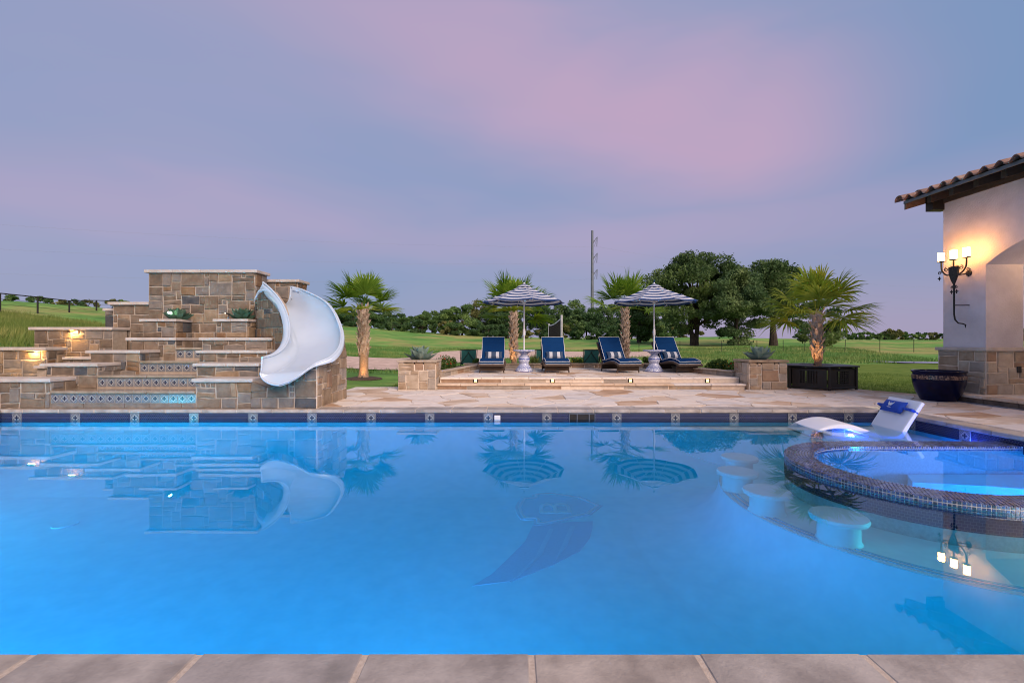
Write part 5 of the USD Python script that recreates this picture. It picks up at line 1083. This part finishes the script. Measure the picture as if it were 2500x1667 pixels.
# ------------------------------------------------------------------ hexagonal lattice planter table
hx, hy, hr = X(1990, 11.25), 11.22, .80
hexp = thing('lattice_planter', 'black hexagonal lattice metal surround with a slab top round a palm', 'planter', (hx, hy, DECK + .002))
ca = [(hr * math.cos(math.radians(15 + 60 * k)), hr * math.sin(math.radians(15 + 60 * k))) for k in range(6)]
for k in range(6):
    a, b = np.array(ca[k]), np.array(ca[(k + 1) % 6]); L = np.linalg.norm(b - a); t2 = (b - a) / L; n2 = np.array([t2[1], -t2[0]]); n2 = n2 if n2 @ (a + b) > 0 else -n2
    hole = [sbox(.22 + i * .052, .15 + j * .050, .22 + i * .052 + .032, .15 + j * .050 + .031) for i in range(int((L - .44) / .052) + 1) for j in range(6)]
    pn = extr(sbox(.05, .05, L - .05, .50).difference(unary_union(hole)), .012, 0); w = np.array(pn.vertices)
    obj('lattice_panel', (np.stack([a[0] + t2[0] * w[:, 0] - n2[0] * w[:, 2], a[1] + t2[1] * w[:, 0] - n2[1] * w[:, 2], w[:, 1]], 1), np.array(pn.faces)), 'dark_bronze', hexp)
    obj('rail', cat_(*[np_ for np_ in [tube([(*(a + t2 * .02), z), (*(b - t2 * .02), z)], .020, 6) for z in (.05, .49)]]), 'dark_bronze', hexp)
    obj('corner_post', tube([(*a, 0), (*a, .525)], .032, 8), 'dark_bronze', hexp)
top_o, top_i = Polygon([(1.09 * c[0], 1.09 * c[1]) for c in ca]), Point(0, 0).buffer(.36, 24)
obj('top_slab', extr(top_o.difference(top_i), .032, .527), 'black_iron', hexp); obj('gravel', extr(Point(0, 0).buffer(.36, 24), .05, .50), 'gravel_grey', hexp)
# ------------------------------------------------------------------ palms
def palm(x, y, z0, zt, r0, nfr, R, seed, label, leaf='palm_leaf', skirt=0.0, bare=.3, droop=(.06, .2)):
    t = thing('palm_tree', label, 'palm', (x, y, z0)); rng = random.Random(seed); H = zt - z0
    zz = np.linspace(0, H, 14); rr = np.interp(zz / H, [0, .06, .15, .5, .85, 1], [1.25, 1.0, .88, .85, .78, .62]) * r0
    m = tube([(0.02 * math.sin(z * 2), 0, z) for z in zz], rr, 14); obj('trunk', m, 'palm_bark', t, smooth=60)
    n = int(78 * (1 - bare))
    for i in range(n):
        u = bare + (1 - bare) * i / n; z = u * H; az = i * 2.39996; r = np.interp(u, [0, .5, 1], [.88, .85, .70]) * r0; fz = .5 + .5 * r0 / .155; L = rng.uniform(.20, .30) * fz; w = rng.uniform(.06, .085) * fz
        d = np.array([math.cos(az), math.sin(az), 0]); s = np.array([-math.sin(az), math.cos(az), 0]); parts = []
        for sg in (-1, 1):            # split base: two arms that meet above
            p0 = d * (r * .92) + s * sg * w * 1.25 + [0, 0, z - .09]; p1 = d * (r + .035) + s * sg * w * .35 + [0, 0, z + L * .45]; p2 = d * (r + .075 + .05 * rng.random()) + [0, 0, z + L]
            q = []
            fk = .55 + .45 * r0 / .155
            for p_, ww, tt in ((p0, .032 * fk, .018), (p1, .036 * fk, .022), (p2, .022 * fk, .010)): q += [p_ - s * ww, p_ + s * ww, p_ + s * ww - d * tt + [0, 0, .006], p_ - s * ww - d * tt + [0, 0, .006]]
            ff = []
            for k in range(2):
                for j in range(4): a, b = 4 * k + j, 4 * k + (j + 1) % 4; ff += [[a, b, b + 4], [a, b + 4, a + 4]]
            ff += [[8, 9, 10], [8, 10, 11]]; parts.append((np.array(q), np.array(ff)))
        obj('leaf_base', cat_(*parts), rng.choice(['palm_boot', 'palm_boot', 'palm_boot_b']), t)
    c0 = np.array([0, 0, H])
    for i in range(nfr):
        fr = (i + .5) / nfr; az = i * 2.39996 + rng.uniform(-.25, .25); el = math.radians(skirt + (80 - skirt) * fr ** 1.1 + rng.uniform(-6, 6))
        e = np.array([math.cos(az) * math.cos(el), math.sin(az) * math.cos(el), math.sin(el)]); s = np.array([-math.sin(az), math.cos(az), 0]); nn = np.cross(s, e); nn = nn if nn[2] > 0 else -nn
        Lp = R * rng.uniform(.42, .54); tipd = c0 + e * Lp + [0, 0, -.05 * Lp]; Lf = R * rng.uniform(.52, .62)
        pv, pf = tube([c0 + e * .05, c0 + e * Lp * .5 + nn * .015, tipd], [.016, .011, .008], 5); V, F = [pv], [pf]; cnt = len(pv)
        nl = 38; tw = rng.uniform(-.35, .35); s2 = s * math.cos(tw) + nn * math.sin(tw); n3 = np.cross(s2, e); n3 = n3 if n3[2] > 0 else -n3
        for k in range(nl):
            a = math.radians(-100 + 200 * k / (nl - 1)); L = Lf * (1 - .34 * (abs(a) / 2.2) ** 2) * rng.uniform(.92, 1.05); dl = e * math.cos(a) + s2 * math.sin(a) + n3 * (.16 + .16 * rng.uniform(-1, 1)) * (1 - .2 * abs(a)); dl /= np.linalg.norm(dl)
            sd = np.cross(dl, n3); sd /= np.linalg.norm(sd); w = .0155 * R / 1.2
            dr = np.array([0, 0, -1.0]) * L * rng.uniform(*droop)
            pts = [tipd + dl * .02, tipd + dl * L * .42 + dr * .04, tipd + dl * L * .72 + dr * .30, tipd + dl * L * .97 + dr * .95]; ws = [w * .4, w * 1.5, w * .9, .0008]
            q = []
            for p_, ww in zip(pts, ws): q += [p_ - sd * ww, p_ + n3 * ww * .35, p_ + sd * ww]
            ff = []
            for j in range(3):
                for h in range(2): a_ = 3 * j + h; ff += [[a_, a_ + 1, a_ + 4], [a_, a_ + 4, a_ + 3]]
            V.append(np.array(q)); F.append(np.array(ff) + cnt); cnt += 12
        obj('frond', (np.vstack(V), np.vstack(F)), leaf if fr > .22 else ('palm_leaf_warm' if rng.random() < .6 else leaf), t)
    return t
palm(X(887, 14.3), 14.3, .11, 2.30, .155, 15, 1.36, 11, 'palm tree on the lawn right beside the slide', 'palm_leaf', -8, .36)
palm(X(1254, 15.75), 15.75, .10, 2.30, .115, 15, 1.62, 12, 'palm tree behind the left umbrella', 'palm_leaf', -10, .28)
palm(X(1526, 15.95), 15.95, .10, 2.46, .118, 14, 1.50, 13, 'palm tree behind the right umbrella', 'palm_leaf', -8, .2)
palm(X(1993, 11.25), hy, DECK, 1.95, .092, 16, 1.36, 14, 'palm tree rising out of the black lattice surround', 'palm_leaf_warm', -13, .42, (.14, .36))
obj('mulch_ring', mov(lathe([(.001, .05), (.35, .045), (.55, .01), (.58, -.02)], 24), (X(887, 14.3), 14.3, .14)), 'soil', label='dark mulch ring round the foot of the palm beside the slide', cat='mulch')
for px, d, z, lb in ((884, 13.95, .22, 'small up-light at the foot of the palm beside the slide'), (1243, 15.38, .56, 'small up-light at the foot of the palm behind the left umbrella'), (1988, 10.98, .76, 'small up-light in the gravel at the foot of the palm in the lattice surround')):
    spotlight((X(px, d), d, z), (0, .28, 1), 'lamp_palm', lb, .016, 'up-light')
# ------------------------------------------------------------------ bushes in the beds
ORD = 'first second third fourth fifth sixth seventh eighth ninth tenth eleventh twelfth thirteenth fourteenth fifteenth sixteenth seventeenth eighteenth nineteenth twentieth twenty-first twenty-second twenty-third twenty-fourth twenty-fifth'.split()
def leafcloud(c, r, n, size, seed, shell=.55):
    rng = np.random.default_rng(seed); c = np.atleast_2d(c); r = np.atleast_2d(r); k = rng.integers(0, len(c), n)
    u = rng.normal(size=(n, 3)); u /= np.linalg.norm(u, axis=1, keepdims=True); rad = rng.uniform(shell, 1.03, n) ** (1 / 1.4)
    rad = rad * np.where(rng.random(n) < .10, rng.uniform(1.05, 1.45, n), 1.0); p = c[k] + u * rad[:, None] * r[k % len(r)]
    a = rng.normal(size=(n, 3)); a /= np.linalg.norm(a, axis=1, keepdims=True); b = np.cross(a, rng.normal(size=(n, 3))); b /= np.linalg.norm(b, axis=1, keepdims=True) + 1e-9
    s = size * rng.uniform(.6, 1.35, n)[:, None]
    v = np.stack([p - a * s, p + b * s * .45, p + a * s, p - b * s * .45], 1).reshape(-1, 3); i = np.arange(n)[:, None] * 4
    return v, np.hstack([i, i + 1, i + 2, i + 3])
def bush(px, d, z, w, h, seed, label, flower=None, mat='bush_leaf', n=900):
    x = X(px, d); t = thing('flower_bush' if flower else 'bush', label, 'bush', (x, d, z)); rng = np.random.default_rng(seed)
    c = np.stack([rng.uniform(-w, w, 9) * .6, rng.uniform(-.2, .2, 9), rng.uniform(.25, .75, 9) * h], 1); r = np.stack([rng.uniform(.3, .5, 9) * w] * 2 + [rng.uniform(.25, .4, 9) * h], 1)
    obj('foliage', leafcloud(c, r, n, .032, seed), mat, t)
    obj('stem', cat_(*[tube([(0, 0, 0), tuple(q * .9)], [.012, .004], 5) for q in c[:5]]), 'bark_dark', t)
    if flower: obj('blossom', leafcloud(c + [0, -.03, .03], r, 46, .028, seed + 1, .95), flower, t)
bush(1083, 13.2, .44, .30, .42, 1, 'flowering bush with red blossoms beside the left planter box', 'flower_red'); bush(1104, 14.3, .45, .2, .33, 2, 'small green bush between the left planter box and the green chair')
bush(1166, 15.25, .48, .17, .24, 3, 'low green bush beside the leftmost lounger'); bush(1408, 15.3, .48, .22, .26, 4, 'low bush with yellow blossoms between the second lounger and the green chair', 'flower_yellow')
bush(1585, 15.3, .48, .20, .30, 5, 'dark green bush left of the right pedestal table'); bush(1619, 15.3, .48, .22, .32, 6, 'green bush right of the right pedestal table')
bush(1742, 14.0, .45, .27, .32, 7, 'green bush right behind the rightmost lounger'); bush(1770, 13.3, .44, .26, .30, 8, 'bush with yellow blossoms at the middle of the right bed', 'flower_yellow'); bush(1795, 12.3, .44, .24, .26, 9, 'bush with red blossoms beside the right planter box', 'flower_red')
def yucca(px, d, z, R, n, seed, label):
    t = thing('yucca', label, 'yucca', (X(px, d), d, z)); rng = random.Random(seed); 
    for i in range(n):
        az = i * 2.4 + rng.uniform(-.3, .3); el = math.radians(rng.uniform(18, 85)); e = np.array([math.cos(az) * math.cos(el), math.sin(az) * math.cos(el), math.sin(el)]); s = np.array([-math.sin(az), math.cos(az), 0]); L = R * rng.uniform(.8, 1.1)
        q = []
        for u, w in ((0, .010), (.4, .016), (.8, .011), (1.0, .001)): p_ = e * L * u - np.array([0, 0, .12 * u * u * L]); q += [p_ - s * w, p_ + s * w]
        obj('leaf', (np.array(q), np.array([[2 * k, 2 * k + 1, 2 * k + 3, 2 * k + 2] for k in range(3)])), 'yucca_leaf', t)
yucca(1301, 15.3, .50, .46, 34, 3, 'yellow-green yucca right of the left pedestal table'); yucca(1312, 15.2, .5, .38, 26, 4, 'small yellow-green yucca half hidden by the second lounger')
# ------------------------------------------------------------------ volleyball net, fences, power line
t = thing('volleyball_net', 'black volleyball net between two pale posts on the sand court', 'net'); nx0, ny0, nx1, ny1 = X(1371, 21), 21.0, X(1340, 31), 31.0
def nz_(u): return np.array([nx0 + (nx1 - nx0) * u, ny0 + (ny1 - ny0) * u])
g0, g1 = .13, .13
for (x, y) in ((nx0, ny0), (nx1, ny1)): obj('post', tube([(x, y, .05), (x, y, 2.52)], .055, 10), 'galvanised', t)
us = np.linspace(.01, .99, 14); sag = [2.42 - .10 * math.sin(u * np.pi) for u in us]
def band(z0, z1, off): 
    v = []; 
    for u, z in zip(us, sag): q = nz_(u); v += [(q[0], q[1], z + z0), (q[0], q[1], z + z1), (q[0] + off, q[1], z + z0), (q[0] + off, q[1], z + z1)]
    f = []
    for i in range(13): k = 4 * i; f += [[k, k + 4, k + 5, k + 1], [k + 2, k + 3, k + 7, k + 6]]
    return np.array(v), np.array(f)
obj('tape', band(-.075, 0, .01), 'net_tape', t); cords = []
for j in range(11): cords.append(tube([(*nz_(u), z - .07 - j * .093) for u, z in zip(us, sag)], .007, 4, False))
for u in np.linspace(.02, .98, 90): q = nz_(u); z = np.interp(u, us, sag); cords.append(tube([(*q, z - .07), (*q, z - 1.0)], .007, 4, False))
obj('mesh', cat_(*cords), 'net_black', t)
fence = thing('pipe_fence', 'black pipe fence running along the grassy hilltop at the left', 'fence'); fp = [(-160, 690, 30), (0, 716, 33), (92, 725.5, 36), (169, 734.5, 40), (235.5, 742, 45), (290, 748, 51)]
top_ = [P(*q) for q in fp]; top_ = [np.array([q[0], q[1], max(q[2], gz1(q[0], q[1]) + 1.0)]) for q in top_]
obj('rail', tube(top_, .045, 6), 'net_black', fence)
for dz in (.42, .80): obj('wire', tube([q - [0, 0, dz] for q in top_], .012, 4), 'net_black', fence)
for q in top_[1:]: obj('post', tube([(q[0], q[1], gz1(q[0], q[1]) - .3), tuple(q)], .062, 6), 'net_black', fence)
wf = thing('wire_fence', 'thin wire fence crossing the pasture at the right', 'fence'); pts = []
for i, px in enumerate((1560, 1660, 1762, 1848, 1912, 1965, 2062, 2148, 2231, 2320)):
    d = 41 - i * .5; x = X(px, d); z = gz1(x, d); pts.append((x, d, z)); obj('post', tube([(x, d, z - .1), (x + (.1 if i == 6 else 0), d, z + 1.05)], .022, 5), 'net_black', wf)
for h in (.35, .7, 1.0): obj('wire', tube([(a, b, c + h) for a, b, c in pts], .006, 3, False), 'net_black', wf)
pole = thing('transmission_pole', 'tall grey steel transmission pole with three brackets in the pasture', 'pole', (X(1446, 136), 136, gz1(X(1446, 136), 136))); pz = P(0, 563, 136)[2] - pole.loc[2]; pbase = pole.loc[2]
obj('shaft', tube([(0, 0, -.5), (0, 0, pz)], [.56, .34], 12), 'grey_steel', pole, smooth=60); arms = []
for py in (590, 629.5, 669):
    zz = P(0, py, 136)[2] - pbase; br = obj('bracket', cat_(tube([(.3, 0, zz - .4), (1.0, 0, zz + .8), (1.5, 0, zz + 1.4)], [.14, .11, .08], 6), tube([(1.5, 0, zz + 1.4), (.6, 0, zz - 1.5)], .05, 5), tube([(.3, 0, zz + .3), (.9, 0, zz + .35)], .08, 5)), 'grey_steel', pole); obj('insulator', tube([(1.5, 0, zz + 1.4), (1.35, 0, zz - 1.5)], .10, 6), 'grey_steel', br); arms.append(pbase + zz - 1.5)
for i, z in enumerate(arms):
    x0, y0 = pole.loc[0] + 1.35, 136.0; pts = []
    A, B = np.array([-250., 36., z + 2.0]), np.array([292., 242., z + 2.0]); C = np.array([x0, y0, z])
    for (p_, q_) in ((A, C), (C, B)):
        for u in np.linspace(0, 1, 26): w = p_ + (q_ - p_) * u; pts.append(w - [0, 0, 4 * 6.2 * u * (1 - u)])
    obj('power_line', tube(pts, .010, 4, False), 'wire_grey', label='thin power line along the pole, ' + ['top wire of three', 'middle wire of three', 'lowest wire of three'][i], cat='power line', group='power lines on the transmission pole')
# ------------------------------------------------------------------ trees
def tree(px, py_base, d, w, h, seed, label, mat, n, leaf, name='tree', trunk_h=.25, trunk_r=.3, blobs=26, skirt=.18, group=None, limbs=7, fork=1, squash=1.0):
    x = X(px, d); z0 = gz1(x, d) if py_base is None else P(px, py_base, d)[2]
    t = thing(name, label, 'tree', (x, d, z0), 0, group); rng = np.random.default_rng(seed)
    c, r = [], []
    while len(c) < blobs:
        q = rng.uniform(-1, 1, 3); rr = np.linalg.norm(q)
        if rr > 1 or (q[2] < -.2 and skirt > .05 and rng.random() < .4): continue
        zz = h * (skirt + (1 - skirt) * (q[2] * .5 + .5)) ; wid = w * (.55 + .45 * math.sqrt(max(0, 1 - ((q[2] - (-.15)) / 1.2) ** 2)))
        b = h * rng.uniform(.085, .15) * (26 / blobs) ** .3
        c.append((q[0] * (wid - b * .8), q[1] * wid * .75, min(zz, h - b * 1.0))); r.append((b * rng.uniform(1, 1.5), b * 1.25, b * rng.uniform(.62, .95)))
    c, r = np.array(c), np.array(r)
    obj('crown', leafcloud(c, r, n, leaf, seed + 1, .35), mat, t)
    parts = []
    for kf in range(fork):
        lean = (kf - (fork - 1) / 2) * .16 * h; top_p = np.array([lean * .9, 0, h * .58])
        parts.append(tube(bez([(lean * .18, 0, -.2), (lean * .25, 0, h * .10), (lean * .5, .1, h * trunk_h), tuple(top_p)], 9), np.linspace(trunk_r * (1.25 if fork == 1 else .8), trunk_r * .28, 9), 9))
    tr = obj('trunk', cat_(*parts), 'bark_dark', t)
    order = rng.permutation(len(c))[:limbs]
    for k in order:
        s0 = np.array([0, 0, h * rng.uniform(trunk_h * .75, .5)]); mid = (s0 + c[k]) / 2 + [0, 0, .03 * h]; obj('limb', tube(bez([s0, mid, c[k]], 7), np.linspace(trunk_r * .42, trunk_r * .08, 7), 6), 'bark_dark', tr)
    return t
tree(1695, 845, 56, 6.6, 12.1, 41, 'largest spreading oak right behind the right umbrella', 'oak_leaf', 42000, .17, 'oak_tree', .22, .48, 80, .17, None, 16, 2)
tree(1798, 846, 52, 4.5, 8.9, 42, 'rounded oak with low hanging foliage between the two tall oaks', 'oak_leaf_b', 34000, .15, 'oak_tree', .25, .30, 56, .02, None, 8)
tree(1888, 848, 58, 4.3, 11.4, 43, 'tall dark oak just left of the palm in the lattice surround', 'oak_leaf', 17000, .19, 'oak_tree', .26, .50, 44, .20, None, 10)
tree(1995, 853, 50, 3.2, 5.6, 44, 'small dense oak directly behind the palm in the lattice surround', 'oak_leaf', 9000, .15, 'oak_tree', .2, .22, 26, .0, None, 5)
tree(1560, 838, 66, 3.4, 7.2, 45, 'dark oak behind the right palm and umbrella', 'oak_leaf', 10000, .20, 'oak_tree', .25, .3, 30, .05, None, 6)
rng = np.random.default_rng(77); WG = 'trees of the dark wood line beyond the pasture'; wl = 'dark leafy tree in the wood line along the far edge of the pasture'
ml = ['wood_leaf', 'wood_leaf_b', 'wood_leaf', 'wood_leaf_c', 'wood_leaf']
hl = [(700, 738), (735, 742), (775, 748), (820, 752), (862, 748), (905, 746), (948, 756), (985, 765), (1022, 768), (1055, 757), (1090, 752), (1128, 740), (1165, 728), (1200, 740), (1240, 748), (1285, 742), (1325, 738), (1362, 736), (1398, 730), (1432, 748), (1468, 744), (1500, 735), (1540, 738), (1585, 740), (1640, 745)]
for i, (px, pt) in enumerate(hl):
    d = 92 + 14 * rng.random() + (0 if i % 3 else 6); z0 = gz1(X(px, d), d); h = (833.5 - pt) * d / FPX + CAM_H - z0
    tree(px, None, d, rng.uniform(3.7, 5.2), max(h, 3.5), 300 + i, ORD[i] + ' tree from the left in the dark wood line beyond the pasture', ml[int(rng.integers(0, 5))], 7500, .22, 'tree', .2, .2, 34, -.02, WG, 3)
for i in range(24):
    px = 690 + i * 43 + rng.uniform(-15, 15); d = 89 + 5 * rng.random(); tree(px, None, d, rng.uniform(3.0, 4.2), rng.uniform(2.4, 3.8), 400 + i, ORD[i] + ' low shrub from the left at the foot of the dark wood line', ml[int(rng.integers(0, 5))], 3000, .2, 'shrub', .2, .1, 16, -.1, 'shrubs at the foot of the wood line', 2)
far = [(2042, 798, 150, 'wood_leaf'), (2090, 812, 170, 'wood_leaf_b'), (2115, 819, 140, 'wood_leaf_b'), (2150, 812, 165, 'wood_leaf'), (2180, 800, 118, 'wood_leaf_c'), (2160, 818, 125, 'wood_leaf_b'), (2215, 813, 130, 'wood_leaf_b'), (2245, 815, 150, 'wood_leaf'), (2285, 813, 135, 'wood_leaf_c'), (2330, 806, 130, 'wood_leaf'), (2420, 806, 130, 'wood_leaf'), (2500, 802, 130, 'wood_leaf'), (2560, 800, 130, 'wood_leaf_b'), (1960, 805, 180, 'wood_leaf'), (2020, 808, 190, 'wood_leaf_b')]
for i, (px, pt, d, mt) in enumerate(far):
    z0 = gz1(X(px, d), d); h = (833.5 - pt) * d / FPX + CAM_H - z0
    tree(px, None, d, rng.uniform(3.2, 4.6), max(h, 3), 500 + i, 'thin-crowned taller tree in the middle of the distant row at the right' if i == 4 else ORD[sorted(q[0] for q in far).index(px)] + ' small tree from the left in the distant row at the right', mt, 2600, .30, 'tree', .2, .2, 18, .0, None if i == 4 else 'distant trees at the right', 3)
for i, (px, pt, d) in enumerate(((18, 726, 70), (92, 727, 75), (150, 731, 90), (185, 729, 92), (215, 732, 95), (275, 729, 85), (300, 731, 88))):
    z0 = gz1(X(px, d), d); h = (833.5 - pt) * d / FPX + CAM_H - z0
    tree(px, None, d, rng.uniform(1.6, 3.2), max(h, 2.4), 560 + i, ORD[i] + ' leafy tree from the left behind the pipe fence on the hilltop', ml[int(rng.integers(0, 5))], 2000, .2, 'tree', .2, .15, 14, .0, 'trees behind the pipe fence', 3)
